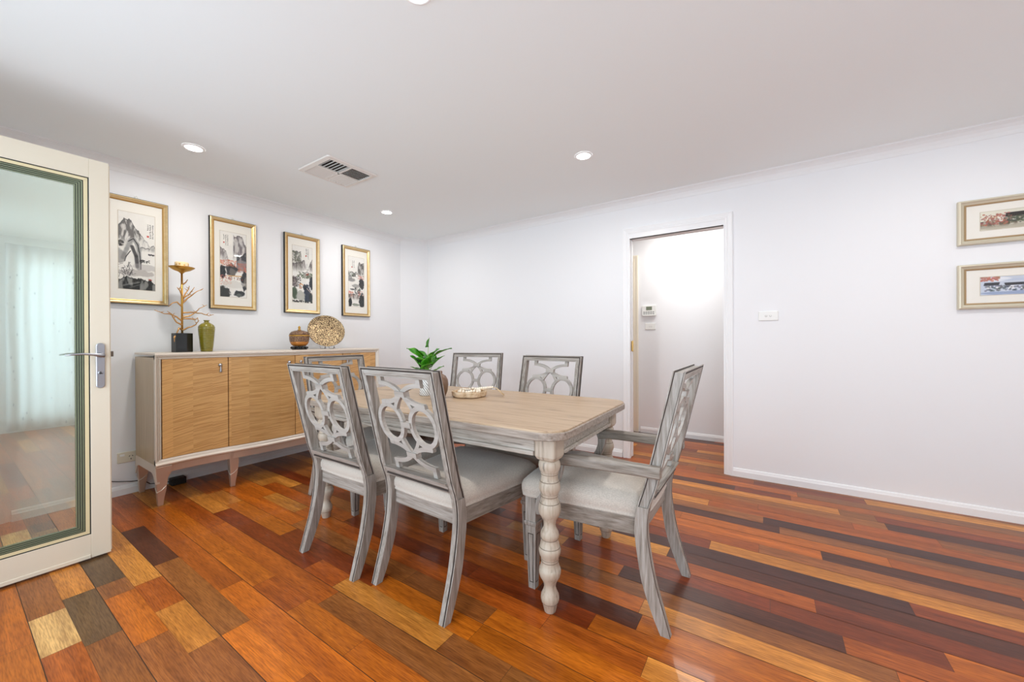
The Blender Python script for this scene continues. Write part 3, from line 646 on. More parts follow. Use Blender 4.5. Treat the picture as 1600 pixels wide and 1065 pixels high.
# ------------------------------------------------------------------ framed pictures
def vnoise(x, y, seed):
    rs = np.random.RandomState(seed); G = rs.rand(64, 64)
    xi = np.floor(x).astype(int); yi = np.floor(y).astype(int); fx = x-xi; fy = y-yi
    fx = fx*fx*(3-2*fx); fy = fy*fy*(3-2*fy)
    g = lambda a, b: G[a % 64, b % 64]
    return (g(xi, yi)*(1-fx)+g(xi+1, yi)*fx)*(1-fy)+(g(xi, yi+1)*(1-fx)+g(xi+1, yi+1)*fx)*fy
def fbm(x, y, seed, o=4):
    s = 0; a = 0.5
    for k in range(o): s = s+a*vnoise(x*2**k, y*2**k, seed+k); a *= 0.5
    return s/(1-0.5**o)
def sstep(a, b, x): t = np.clip((x-a)/(b-a), 0, 1); return t*t*(3-2*t)
class Ink:
    """small procedural ink-painting canvas; u to the right, v upwards, 0..1"""
    def __init__(s, nu, nv, asp, paper=(238, 235, 228)):
        s.u, s.v = np.meshgrid((np.arange(nu)+0.5)/nu, (np.arange(nv)+0.5)/nv); s.asp = asp
        s.c = np.ones((nv, nu, 3))*np.array(paper)
        n = fbm(s.u*5, s.v*5*asp, 5); s.c *= (0.96+0.06*n)[..., None]
    def blend(s, mask, col): mask = np.clip(mask, 0, 1)[..., None]; s.c = s.c*(1-mask)+np.array(col)*mask
    def mount(s, ridge, base, col, seed, fade=0.25, sc=9, streak=0.5, rough=0.03):
        """mountain below ridge(u) fading to mist at base"""
        r = np.interp(s.u, [p[0] for p in ridge], [p[1] for p in ridge]) + rough*(fbm(s.u*14, s.v*0+seed, seed)-0.5)*2
        m = sstep(-0.004, 0.004, r-s.v)*sstep(base, base+fade, s.v)
        n = fbm(s.u*sc*1.6+3*fbm(s.u*4, s.v*4, seed+9), s.v*sc*0.7*s.asp/2, seed+3)
        m = m*(1-streak+streak*1.6*sstep(0.35, 0.65, n)); s.blend(m, col)
        s.blend(sstep(0.012, 0.0, abs(r-s.v))*sstep(base, base+fade, s.v)*0.75, [x*0.5 for x in col])
    def blob(s, u, v, ru, rv, col, seed, k=1.0, sc=10, soft=0.25, rough=0.6):
        d = np.sqrt(((s.u-u)/ru)**2+((s.v-v)/rv)**2)+rough*(fbm(s.u*sc, s.v*sc*s.asp, seed)-0.5)
        s.blend(k*sstep(1.0, 1.0-soft, d), col)
    def dots(s, u0, u1, v0, v1, n, r, col, seed, k=0.8):
        rs = np.random.RandomState(seed)
        for _ in range(n):
            u = rs.uniform(u0, u1); v = rs.uniform(v0, v1); q = r*rs.uniform(0.5, 1.3)
            s.blend(k*sstep(1.1, 0.6, np.sqrt(((s.u-u)/q)**2+((s.v-v)/(q/s.asp))**2)), [c*rs.uniform(0.85, 1.1) for c in col])
    def rect(s, u0, u1, v0, v1, col, k=0.95, lean=0.0):
        q = s.u-lean*(s.v-v0); s.blend(k*sstep(u0-0.004, u0+0.004, q)*sstep(u1+0.004, u1-0.004, q)*sstep(v0-0.02*s.asp, v0+0.02*s.asp, s.v)*sstep(v1+0.02*s.asp, v1-0.02*s.asp, s.v), col)
    def stroke(s, pts, w, col, k=0.9):
        for (u0, v0), (u1, v1) in zip(pts[:-1], pts[1:]):
            du, dv = u1-u0, (v1-v0)*s.asp; l2 = du*du+dv*dv+1e-9
            t = np.clip(((s.u-u0)*du+(s.v-v0)*s.asp*dv)/l2, 0, 1)
            d = np.sqrt((s.u-u0-t*du)**2+((s.v-v0)*s.asp-t*dv)**2); s.blend(k*sstep(w, w*0.4, d), col)
    def script(s, cols, v0, v1, w, seed, seal):
        rs = np.random.RandomState(seed)
        for u, a, b_ in cols:
            v = a
            while v > b_:
                for _ in range(3):
                    s.stroke([(u+rs.uniform(-w, w), v-rs.uniform(0, 0.012)), (u+rs.uniform(-w, w), v-rs.uniform(0, 0.012))], 0.010, (30, 28, 28), 0.85)
                v -= 0.021
        if seal: s.blend(((abs(s.u-seal[0]) < 0.03) & (abs(s.v-seal[1]) < 0.012)).astype(float)*0.9, (190, 60, 50))
def art1():
    k = Ink(96, 250, 2.85)
    k.mount([(0, .80), (.10, .87), (.15, .93), (.24, .90), (.34, .91), (.45, .82), (.55, .76), (.62, .70), (.8, .63), (1, .5)], .50, (110, 108, 106), 21, 0.3, 10, 0.75)
    k.mount([(0, .2), (.6, .55), (.8, .57), (1, .60)], .50, (176, 174, 170), 31, 0.06, 10, 0.5)
    k.stroke([(.12, .40), (.22, .52), (.33, .64), (.40, .655), (.50, .60), (.55, .52), (.56, .38), (.54, .28)], 0.085, (150, 150, 148), 0.85)
    k.stroke([(.36, .56), (.47, .44), (.50, .30)], 0.07, (52, 52, 54), 0.85)
    k.stroke([(.26, .62), (.40, .665), (.52, .59), (.555, .50)], 0.018, (16, 16, 18), 1); k.stroke([(.16, .36), (.20, .42), (.32, .50)], 0.02, (30, 30, 32), 0.8)
    k.stroke([(.565, .50), (.60, .34), (.60, .27)], 0.018, (30, 30, 32), 0.9)
    k.blob(.05, .42, .16, .10, (120, 118, 116), 41, 0.6); k.dots(0, .14, .55, .62, 40, 0.03, (50, 48, 48), 42, 0.5)
    k.blob(.75, .30, .5, .05, (176, 170, 168), 44, 0.5); k.blob(.5, .22, .6, .05, (150, 142, 138), 45, 0.5)
    k.dots(.58, .85, .36, .40, 40, 0.025, (44, 42, 42), 46, 0.6); k.dots(.8, 1, .47, .485, 26, 0.02, (40, 40, 42), 47, 0.6)
    rs = random.Random(3)
    for _ in range(26):
        x = rs.uniform(0, .4); y = rs.uniform(.14, .30)
        k.stroke([(x, y), (x+rs.uniform(-.08, .08), y+rs.uniform(.02, .05)), (x+rs.uniform(-.12, .12), y+rs.uniform(.04, .07))], 0.008, (34, 32, 32), 0.8)
    k.mount([(0, .12), (.2, .15), (.42, .13), (.6, .16), (.8, .13), (1, .10)], -0.3, (26, 30, 28), 51, 0.1, 7, 0.5)
    k.stroke([(.1, .04), (.55, .10)], 0.04, (170, 168, 164), 0.5); k.stroke([(.3, .02), (.7, .09)], 0.03, (120, 120, 116), 0.5)
    k.dots(.82, .9, .13, .15, 6, 0.03, (170, 70, 50), 48)
    k.script([(.94, .88, .70), (.87, .88, .71), (.80, .88, .80)], 0, 0, 0.018, 7, (.80, .72)); return k.c
def art2():
    k = Ink(96, 250, 2.85)
    k.mount([(0, .3), (.48, .5), (.5, .95), (.56, .92), (.72, .97), (.84, .95), (.92, .86), (1, .82)], .52, (128, 122, 124), 61, 0.22, 8, 0.7)
    k.blob(.25, .90, .26, .12, (240, 236, 228), 60, 1.0, rough=0.2)
    k.mount([(0, .76), (.12, .71), (.22, .68), (.28, .60), (.33, .5), (1, .3)], .50, (138, 132, 132), 62, 0.18, 9, 0.6)
    k.mount([(0, .2), (.60, .3), (.62, .62), (.8, .66), (1, .72)], .38, (70, 72, 76), 63, 0.08, 9, 0.5)
    k.blob(.82, .52, .24, .10, (150, 146, 146), 64, 0.8)
    k.blob(.42, .42, .24, .105, (58, 58, 60), 65, 0.95); k.blob(.46, .39, .14, .06, (140, 134, 128), 66, 0.6)
    k.blob(.08, .38, .14, .11, (40, 44, 48), 67, 0.95); k.blob(.95, .27, .18, .16, (50, 52, 54), 68, 0.95); k.blob(.98, .25, .09, .09, (150, 142, 130), 69, 0.6)
    k.dots(0, .62, .47, .57, 200, 0.022, (206, 128, 104), 70, 0.6); k.dots(.66, 1, .40, .54, 150, 0.022, (196, 116, 96), 71, 0.6); k.dots(0, .42, .18, .33, 120, 0.022, (214, 138, 112), 72, 0.55)
    k.stroke([(.14, .46), (.4, .455)], 0.014, (40, 38, 38)); k.stroke([(.3, .325), (.55, .33), (.8, .335)], 0.03, (206, 158, 96)); k.dots(.3, .86, .27, .315, 40, 0.022, (120, 62, 48), 73, 0.7)
    k.blob(.5, .2, .5, .06, (214, 210, 202), 74, 0.7); k.blob(.1, .06, .3, .12, (50, 54, 52), 75, 0.95); k.blob(.72, .06, .22, .06, (46, 50, 52), 76, 0.95); k.blob(.7, .035, .1, .03, (120, 126, 118), 77, 0.6)
    k.script([(.28, .95, .80), (.21, .95, .79), (.14, .95, .88)], 0, 0, 0.018, 8, (.14, .83)); return k.c
def art3():
    k = Ink(96, 250, 2.85)
    k.mount([(0, .88), (.2, .89), (.42, .90), (.45, .80), (.46, .5), (1, .3)], .50, (132, 130, 122), 81, 0.25, 9, 0.7)
    k.dots(0, .4, .72, .9, 80, 0.035, (92, 96, 84), 82, 0.45)
    k.mount([(0, .66), (.2, .68), (.45, .73), (.6, .77), (.64, .68), (.68, .6), (.8, .62), (.9, .72), (1, .80)], .52, (120, 112, 110), 83, 0.2, 12, 0.65)
    k.stroke([(.72, .70), (.72, .62)], 0.012, (120, 116, 116), 0.6); k.blob(.66, .55, .14, .05, (238, 234, 228), 84, 0.9)
    k.dots(.25, 1, .44, .54, 120, 0.035, (92, 98, 78), 85, 0.55); k.dots(.68, .8, .49, .53, 14, 0.03, (150, 76, 62), 86); k.stroke([(.64, .535), (.73, .56), (.82, .535)], 0.02, (50, 44, 44))
    k.blob(.1, .36, .16, .12, (118, 106, 104), 87, 0.8); k.dots(0, .4, .28, .46, 110, 0.03, (60, 56, 56), 88, 0.5)
    k.blob(.8, .38, .14, .06, (240, 238, 234), 89, 0.9); k.blob(.96, .36, .14, .12, (34, 40, 48), 90, 0.95); k.blob(.74, .16, .18, .18, (50, 60, 74), 91, 0.95); k.blob(.60, .28, .1, .06, (36, 42, 50), 92, 0.9)
    k.stroke([(.35, .31), (.42, .335), (.52, .31)], 0.035, (206, 146, 92)); k.blob(.4, .27, .1, .03, (190, 150, 130), 93, 0.8)
    k.blob(.1, .16, .16, .12, (70, 84, 66), 94, 0.9); k.blob(.4, .12, .25, .1, (170, 170, 160), 95, 0.7); k.stroke([(.72, .26), (1, .16)], 0.03, (200, 176, 160), 0.8); k.blob(.92, .1, .12, .1, (40, 48, 50), 96, 0.9)
    k.dots(0, 1, 0, .03, 40, 0.04, (40, 44, 40), 97, 0.7)
    k.script([(.80, .97, .80), (.74, .97, .84), (.69, .97, .86)], 0, 0, 0.016, 9, (.68, .84)); return k.c
def art4():
    k = Ink(96, 250, 2.85)
    k.mount([(0, .2), (.56, .3), (.60, .82), (.70, .90), (.82, .87), (.9, .88), (1, .90)], .58, (104, 100, 96), 101, 0.15, 10, 0.6)
    k.blob(.9, .74, .05, .05, (220, 216, 210), 102, 0.8)
    k.dots(0, .55, .60, .70, 90, 0.038, (84, 84, 78), 103, 0.5); k.blob(.2, .53, .28, .04, (130, 128, 126), 104, 0.8); k.blob(.08, .58, .16, .04, (110, 108, 106), 105, 0.6)
    k.dots(.6, 1, .56, .64, 60, 0.03, (200, 128, 112), 106, 0.55); k.blob(.84, .48, .2, .12, (38, 38, 40), 107, 0.9); k.blob(.5, .42, .3, .04, (140, 138, 134), 108, 0.7)
    k.blob(.25, .345, .2, .02, (80, 80, 78), 109, 0.8); k.dots(.4, .75, .26, .38, 80, 0.035, (70, 74, 68), 110, 0.55)
    k.dots(0, .3, .20, .30, 60, 0.032, (216, 140, 120), 111, 0.6); k.dots(.6, 1, .18, .32, 60, 0.03, (210, 130, 114), 112, 0.55)
    k.mount([(0, .22), (.3, .26), (.6, .24), (1, .2)], .12, (124, 112, 106), 113, 0.08, 14, 0.6); k.blob(.1, .08, .12, .1, (32, 34, 34), 114, 0.95); k.blob(.85, .12, .22, .18, (40, 44, 44), 115, 0.95)
    k.stroke([(.3, .14), (.5, .14)], 0.02, (220, 218, 214)); k.blob(.45, .04, .25, .03, (110, 118, 100), 116, 0.7)
    k.script([(.36, .92, .79), (.27, .92, .79)], 0, 0, 0.018, 10, (.22, .79)); return k.c
def art5(water):
    k = Ink(300, 70, 0.2, (232, 228, 210) if not water else (206, 214, 228))
    if not water:
        k.mount([(0, .45), (.2, .62), (.5, .55), (.8, .62), (1, .55)], .05, (110, 98, 82), 121, 0.3, 22, 0.6)
        k.rect(.16, .37, .62, .84, (44, 40, 38), lean=.03); k.rect(.42, .60, .66, .80, (60, 54, 50), lean=-.03); k.rect(.68, .86, .60, .76, (54, 48, 46), lean=.02)
        for u0, u1, v0, v1 in ((.10, .15, .40, .62), (.19, .23, .42, .60), (.44, .50, .46, .66), (.55, .60, .44, .64), (.70, .75, .40, .58), (.80, .84, .42, .58)): k.rect(u0, u1, v0, v1, (236, 233, 224))
        k.dots(0, .20, .25, .85, 130, 0.009, (172, 106, 92), 122, 0.7); k.dots(.18, .42, .25, .62, 130, 0.011, (76, 86, 66), 123, 0.6)
        k.dots(.36, 1, .15, .42, 200, 0.012, (70, 66, 58), 125, 0.5); k.blob(.3, .10, .5, .10, (150, 140, 120), 131, 0.5)
        for u in (.52, .535, .55, .57, .585): k.rect(u, u+.007, .90, .96, (30, 28, 28))
    else:
        k.blob(.14, .86, .09, .12, (236, 238, 242), 150, 0.9); k.blob(.5, .8, .4, .1, (186, 198, 220), 149, 0.6)
        k.rect(.02, .12, .52, .68, (56, 56, 60), lean=.04); k.rect(.16, .30, .50, .64, (50, 50, 54), lean=-.04); k.rect(.30, .42, .42, .52, (90, 84, 82))
        for u0, u1, v0, v1 in ((.04, .07, .30, .50), (.10, .13, .26, .48), (.18, .22, .30, .48), (.26, .30, .32, .46)): k.rect(u0, u1, v0, v1, (236, 236, 238))
        k.dots(0, .12, .78, 1, 60, 0.010, (186, 116, 100), 142, 0.7); k.dots(.42, .66, .42, .90, 260, 0.011, (168, 92, 74), 143, 0.6); k.dots(.02, .34, .22, .5, 90, 0.010, (76, 84, 92), 144, 0.5)
        k.stroke([(.28, .26), (.36, .38), (.44, .42), (.54, .36), (.62, .26)], 0.009, (150, 104, 90)); k.blob(.5, .10, .7, .12, (138, 156, 192), 151, 0.7); k.blob(.46, .24, .09, .09, (232, 236, 244), 152, 0.8)
    return k.c
def framed(name, loc, rz, w, h, aw, ah, colors, label, group, fm, im, fw=0.034, black_side=True, hook=True, ax=0.0):
    """local x = width, local z = up, face towards -y"""
    o = empty(name, loc, rz, label, 'framed picture', group)
    b = MB(); d = 0.028
    prof = [(0, 0), (0, -d+0.004), (0.004, -d), (0.010, -d-0.002), (fw*0.45, -d+0.004), (fw*0.75, -d+0.010), (fw*0.8, -d+0.006), (fw, -d+0.010), (fw, -0.008)]
    mis = [2, 2, 0, 0, 0, 1, 1, 1, 0] if black_side else [0, 0, 0, 0, 0, 1, 1, 1, 0]
    S4 = []
    for sx, sz in ((-1, -1), (1, -1), (1, 1), (-1, 1), (-1, -1)):
        S4.append([(sx*(w/2-a), y, sz*(h/2-a)) for a, y in prof])
    b.loft(S4, cap=False, mis=mis); b.obj('frame', [fm, im, M['frame_edge']], o)
    m = MB(); iw, ih = w/2-fw+0.002, h/2-fw+0.002; y = -0.014
    m.box(-iw, iw, y, y+0.004, -ih, ih)
    lx = ax
    m.obj('mat_board', M['mat'], o)
    # thin bevel line of the window mount
    g = MB(); e = 0.003
    g.box(lx-aw/2-e, lx+aw/2+e, y-0.0006, y+0.001, -ah/2-e, ah/2+e); g.obj('mount_line', plain('mount_bevel', (206, 196, 176), 0.8), o)
    nv, nu = colors.shape[:2]
    V = [(lx-aw/2+aw*i/nu, y-0.0012, -ah/2+ah*j/nv) for j in range(nv+1) for i in range(nu+1)]
    Fs = [(j*(nu+1)+i, j*(nu+1)+i+1, (j+1)*(nu+1)+i+1, (j+1)*(nu+1)+i) for j in range(nv) for i in range(nu)]
    me = bpy.data.meshes.new('artwork'); me.from_pydata(V, [], Fs); me.materials.append(M['paint'])
    at = me.color_attributes.new('paint', 'FLOAT_COLOR', 'CORNER')
    c = np.clip(colors/255, 0, 1); c = np.where(c <= 0.04045, c/12.92, ((c+0.055)/1.055)**2.4)
    c = np.concatenate([c, np.ones((nv, nu, 1))], 2).reshape(-1, 1, 4).repeat(4, 1)
    at.data.foreach_set('color', c.ravel())
    a = bpy.data.objects.new('artwork', me); COL.objects.link(a); a.parent = o
    g = MB(); g.box(-iw, iw, y-0.0035, y-0.0025, -ih, ih); g.obj('picture_glass', M['clear_glass'], o)
    if hook:
        k = MB(); k.box(-0.009, 0.009, -0.006, 0, h/2+0.002, h/2+0.022); k.tube([(-0.006, -0.009, h/2-0.002), (-0.006, -0.010, h/2+0.012), (0, -0.008, h/2+0.024), (0.006, -0.010, h/2+0.012), (0.006, -0.009, h/2-0.002)], 0.0022, 6)
        k.obj('picture_hook', M['white_plastic'], o)
    return o
pics = [(0.820, art1(), 'gilt framed ink landscape of a rock arch, nearest the glass door'), (1.430, art2(), 'gilt framed ink landscape with autumn trees, above the green vase'),
        (2.022, art3(), 'gilt framed ink landscape with pale pillars of rock, above the lidded jar'), (2.622, art4(), 'gilt framed ink landscape farthest right, nearest the wall corner')]
for yc, c, lab in pics:
    framed('framed_picture', (XA, yc, 1.758), PI/2, 0.348, 0.772, 0.196, 0.556, c, lab, 'row of four upright ink landscapes', M['gold_frame'], M['gold_inner'])
for zc, wt, lab in ((1.811, False, 'upper of two wide champagne framed paintings on the right, village on dark hill'), (1.415, True, 'lower of two wide champagne framed paintings on the right, blue river scene')):
    framed('framed_picture', (0.996+0.40, YB, zc), 0, 0.80, 0.274, 0.61, 0.110, art5(wt), lab, 'pair of wide framed paintings', M['pale_frame'], M['bronze'], 0.036, False, False)

# ------------------------------------------------------------------ sideboard
def sideboard():
    y0, y1 = 0.80, 2.56; yc = (y0+y1)/2; xb = XA+0.022; zt, zb = 1.020, 0.262
    o = empty('sideboard', (xb+0.22, yc, 0), 0, 'long champagne silver sideboard with rippled honey veneer doors against the left wall', 'sideboard')
    ox = xb+0.22
    # front line (x as a function of y): outer doors concave, middle section bowed
    def fx(y):
        t = abs(y-yc)/(y1-yc); s = 0.4684      # half width of the middle section, as a share
        if t <= s: return -3.378 + 0.040*(1-(t/s)**2)*0.9 + 0.026
        q = (t-s)/(1-s); return -3.372+0.0 - 0.022*math.sin(PI*q)*1.0 + 0.020*(1-q)
    ys = [y0+(y1-y0)*i/44 for i in range(45)]
    def slab(z0, z1, out0, out1=None, back=xb, inset=0.0, mi=0, b=None):
        b = b or MB(); out1 = out0 if out1 is None else out1
        def ring(out, z):
            P = [(fx(y)+out-ox, min(max(y, y0+inset), y1-inset)-yc, z) for y in ys]
            return [(back-ox, y0+inset-yc, z)]+P+[(back-ox, y1-inset-yc, z)]
        b.loft([ring(out0, z0), ring(out1, z1)], mi=mi); return b
    slab(zb+0.012, zt-0.030, -0.020, inset=0.004).obj('cabinet_body', M['side_panel'], o)
    b = slab(zt-0.014, zt, 0.006, 0.003); b.obj('top', M['champagne'], o, bevel=0.002)
    # moulded picture-frame surround: bands at top and bottom following the front, uprights at both ends
    def band(zs, outs, name, mat):
        b = MB(); secs = []
        for y in ys: secs.append([(fx(y)+q-ox, y-yc, z) for z, q in zip(zs, outs)]+[(fx(y)-0.02-ox, y-yc, zs[-1]), (fx(y)-0.02-ox, y-yc, zs[0])])
        b.loft(secs); return b.obj(name, mat, o)
    band([zt-0.042, zt-0.038, zt-0.032, zt-0.028, zt-0.026, zt-0.021, zt-0.016, zt-0.013], [-0.006, 0.0, 0.0, -0.004, -0.004, 0.004, 0.004, 0.0], 'top_moulding', M['champagne'])
    band([zb, zb+0.006, zb+0.014, zb+0.020, zb+0.024, zb+0.030, zb+0.038, zb+0.046], [0.002, 0.012, 0.014, 0.010, 0.005, 0.003, 0.001, -0.006], 'bottom_moulding', M['champagne'])
    for sgn in (-1, 1):
        b = MB(); ye = (y0 if sgn < 0 else y1); prof = [(0, 0.002), (0.006, 0.004), (0.010, 0.0), (0.013, -0.004), (0.017, 0.001), (0.021, -0.004), (0.024, -0.008), (0.030, -0.003), (0.034, -0.009), (0.036, -0.02), (0, -0.02)]
        b.loft([[(fx(ye)+q-ox, ye-sgn*a-yc, z) for a, q in prof] for z in (zb+0.01, zt-0.012)])
        b.obj('corner_moulding', M['champagne'], o)
    # four doors
    edges = [y0+0.036, 1.214, yc, y1-0.414, y1-0.036]
    for i in range(4):
        a, e = edges[i]+0.003, edges[i+1]-0.003; n = 14; zz0, zz1 = zb+0.048, zt-0.042
        b = MB(); secs = []
        for k in range(n+1):
            y = a+(e-a)*k/n; x = fx(y)-0.003; secs.append([(x-ox, y-yc, zz0), (x-ox, y-yc, zz1), (x-0.016-ox, y-yc, zz1), (x-0.016-ox, y-yc, zz0)])
        b.loft(secs); d = b.obj('door', M['veneer'], o)
        hy = (e-0.045) if i in (0, 1) else (a+0.045)
        hx = fx(hy)-ox; hz = zz1-0.055
        h = MB(); h.lathe([(0.0, -0.002), (0.011, 0.0), (0.013, 0.004), (0.010, 0.009), (0.005, 0.012), (0.004, 0.014)], (hx-0.003, hy-yc, hz), 16, rot=Matrix.Rotation(PI/2, 3, 'Y'))
        h.lathe([(0.0015, 0.0), (0.004, -0.012), (0.0045, -0.026), (0.008, -0.044), (0.006, -0.050), (0.0, -0.051)], (hx+0.006, hy-yc, hz-0.003), 14)
        h.obj('handle', M['steel'], d)
    # dark shadow gap behind the doors is the body; apron and legs
    def leg(y, front, w_top=0.085):
        x_f = fx(y)+0.004-ox if front else xb-ox+0.052
        b = MB(); L = []
        sg = 1 if front else 1
        inner = 1 if y < yc else -1                         # the tapering side
        for z, w, t in ((zb, w_top, 0.052), (zb-0.045, w_top*0.94, 0.052), (0.18, 0.060, 0.046), (0.12, 0.050, 0.042), (0.105, 0.048, 0.040), (0.05, 0.036, 0.032), (0.0, 0.028, 0.026)):
            yo = (y-yc)+inner*(0.012*(1-z/zb))
            ya, yb_ = yo, yo+inner*w
            xo = x_f-0.010*(1-z/zb)
            L.append([(xo, ya, z), (xo, yb_, z), (xo-t, yb_, z), (xo-t, ya, z)])
        b.loft(L); lg = b.obj('leg', M['rose'], o, bevel=0.003)
        q = MB(); yo = (y-yc)+inner*(0.012*(1-0.11/zb)); xo = x_f-0.0055
        q.tube([(xo, yo+inner*0.047, 0.128), (xo+0.001, yo+inner*0.022, 0.104), (xo, yo-inner*0.001, 0.094), (xo-0.016, yo-inner*0.002, 0.104), (xo-0.042, yo-inner*0.001, 0.122)], 0.0022, 6)
        q.obj('ankle_bead', M['bead_silver'], lg)
    for y in (y0+0.002, y1-0.002): leg(y, True)
    for y in (y0+0.002, y1-0.002): leg(y, False)
    for y in (1.216, y1-0.416): leg(y, True, 0.062)
    b = MB(); secs = []
    for y in ys[2:-2]: secs.append([(fx(y)-0.002-ox, y-yc, 0.214), (fx(y)-0.002-ox, y-yc, zb+0.012), (fx(y)-0.024-ox, y-yc, zb+0.012), (fx(y)-0.024-ox, y-yc, 0.214)])
    b.loft(secs); b.obj('apron', M['rose'], o)
    for sgn, y in ((-1, y0), (1, y1)):
        b = MB(); ya, yb_ = (y+0.001-yc, y+0.022-yc) if sgn < 0 else (y-0.022-yc, y-0.001-yc)
        xf = -3.372-ox; pts = [(xb-ox, zb+0.012), (xf, zb+0.012), (xf, 0.15), (xf-0.022, 0.165), (xf-0.050, 0.200), (xf-0.085, 0.216), (xb-ox+0.09, 0.216), (xb-ox+0.05, 0.205), (xb-ox+0.018, 0.16), (xb-ox, 0.14)]
        b.loft([[(x, ya, z) for x, z in pts], [(x, yb_, z) for x, z in pts]]); b.obj('side_rail', M['champagne'], o)
sideboard()
ZS = 1.0205
# ------------------------------------------------------------------ things on the sideboard
def candle_holder():
    x, y = -3.64, 1.020
    o = empty('candle_holder', (x, y, ZS), 0, 'gold branch candle holder on a black hexagonal block, on the sideboard', 'candle holder')
    P = [(0.062*math.cos(a), 0.062*math.sin(a)) for a in np.radians(np.arange(10, 370, 60))]
    MB().prism(P, 0.0, 0.140).obj('base', M['black'], o, bevel=0.002)
    MB().tube([(0, 0, 0.12), (0, 0, 0.60)], 0.0065, 10).obj('pole', M['gold_dish'], o)
    rs = random.Random(5)
    specs = [  # start height, list of (dy, dz) in the wall plane, plus a small dx
        (0.16, [(0.02, .015), (.05, .03), (.075, .045), (.090, .075), (.085, .10)], .03), (0.16, [(-.02, .02), (-.04, -.03), (-.058, -.05), (-.060, -.085)], .05),
        (0.20, [(-.03, .02), (-.05, .05), (-.06, .08), (-.085, .10)], .0), (0.23, [(-.03, .03), (-.07, .05), (-.10, .05), (-.155, .075)], -.01), (0.26, [(.04, .01), (.07, .03), (.10, .07), (.145, .10)], .02),
        (0.29, [(.05, .01), (.12, .005), (.17, -.01), (.20, .0)], -.01), (0.34, [(-.03, .03), (-.06, .02), (-.085, -.01)], .02), (0.36, [(.03, .04), (.06, .07), (.09, .10), (.125, .12)], .0),
        (0.37, [(.02, .06), (.045, .11), (.05, .13)], -.02), (0.42, [(-.015, .04), (-.03, .06)], .01), (0.50, [(.02, .02), (.035, .045)], .0), (0.25, [(.05, .0), (.08, -.01), (.09, .01)], .01), (0.40, [(.04, .03), (.07, .09)], .02)]
    for z0, pts, dx in specs:
        P = [(0, 0, z0)]
        for i, (a, c) in enumerate(pts): P.append((dx*(i+1)/len(pts)+rs.uniform(-.004, .004), a, z0+c))
        fine = []
        for i in range(len(P)-1):
            for k in range(3):
                t = k/3; fine.append(tuple(P[i][j]*(1-t)+P[i+1][j]*t+rs.uniform(-.0015, .0015) for j in range(3)))
        fine.append(P[-1]); n = len(fine)
        b = MB(); b.tube(fine, [0.0062*(1-0.68*i/(n-1)) for i in range(n)], 7)
        for _ in range(2):
            q = rs.randrange(n//2, n-1); s = fine[q]; dd = rs.choice([-1, 1])
            b.tube([s, (s[0], s[1]+dd*rs.uniform(.008, .02), s[2]+rs.uniform(.008, .022))], [0.003, 0.0012], 6)
        b.obj('branch', M['gold'], o)
    b = MB(); b.lathe([(0.007, 0.585), (0.02, 0.598), (0.05, 0.610), (0.077, 0.630), (0.078, 0.633), (0.050, 0.618), (0.0, 0.612)], n=32); b.obj('dish', M['gold_dish'], o)
    b = MB(); b.lathe([(0.0, 0), (0.040, 0.0), (0.041, 0.004), (0.041, 0.046), (0.039, 0.050), (0.030, 0.050), (0.0, 0.048)], n=28)
    c = b.obj('candle', M['candle'], loc=(x, y, ZS+0.6185)); tag(c, 'short round ivory candle flecked with gold, on the gold branch holder', 'candle')
    for a, z in ((-0.55, 0.034), (0.1, 0.028), (-1.1, 0.030), (0.9, 0.034)):
        q = MB(); q.lathe([(0.0, 0.0014), (0.005, 0.0014), (0.006, 0)], (0.0405*math.cos(a), 0.0405*math.sin(a), z), 10, rot=Matrix.Rotation(a, 3, 'Z') @ Matrix.Rotation(PI/2, 3, 'Y')); q.obj('gold_spot', M['candle_spot'], c)
candle_holder()
b = MB(); prof = [(0.0, 0.0), (0.037, 0.0), (0.038, 0.006)]
for i in range(13):
    t = i/12; z = 0.008+0.158*t; r = 0.038+0.0145*(t**0.8)
    prof += [(r, z), (r+0.0014, z+0.004), (r+0.0014, z+0.008), (r-0.0004, z+0.0105)]
prof += [(0.0535, 0.182), (0.053, 0.190), (0.048, 0.202), (0.036, 0.214), (0.022, 0.222), (0.0155, 0.228), (0.015, 0.234), (0.020, 0.241), (0.0205, 0.243), (0.016, 0.243), (0.012, 0.232), (0.0, 0.225)]
b.lathe(prof, n=40); v = b.obj('vase', M['vase'], loc=(-3.64, 1.170, ZS)); tag(v, 'small olive green banded ceramic vase with a narrow neck', 'vase')
# amber lidded jar on its black stand
jx, jy = -3.60, 1.862
o = empty('stand', (jx, jy, ZS), 0, 'low black carved wooden stand under the amber jar', 'stand')
b = MB()
for k in range(10):
    a = 2*PI*k/10; b.lathe([(0.001, 0.004), (0.012, 0.008), (0.015, 0.016), (0.012, 0.024), (0.001, 0.028)], (0.060*math.cos(a), 0.060*math.sin(a), 0), 10, cap=False)
b.lathe([(0.0, 0), (0.062, 0.0), (0.064, 0.006), (0.058, 0.010), (0.058, 0.022), (0.064, 0.028), (0.0, 0.030)], n=32); b.obj('stand_body', M['black'], o)
o = empty('lidded_jar', (jx, jy, ZS+0.0305), 0, 'round amber lidded jar with gold rim and tiered knob on a black stand', 'jar')
b = MB(); b.lathe([(0.0, 0.0), (0.050, 0.0), (0.068, 0.016), (0.078, 0.040)], n=36, mi=1); b.lathe([(0.078, 0.040), (0.082, 0.062), (0.083, 0.092)], n=36, cap=False, mi=0); b.obj('jar_body', [M['jar'], M['jar_low']], o)
b = MB(); b.lathe([(0.083, 0.092), (0.085, 0.094), (0.085, 0.100), (0.083, 0.102)], n=36); b.obj('gold_rim', M['gold_dish'], o)
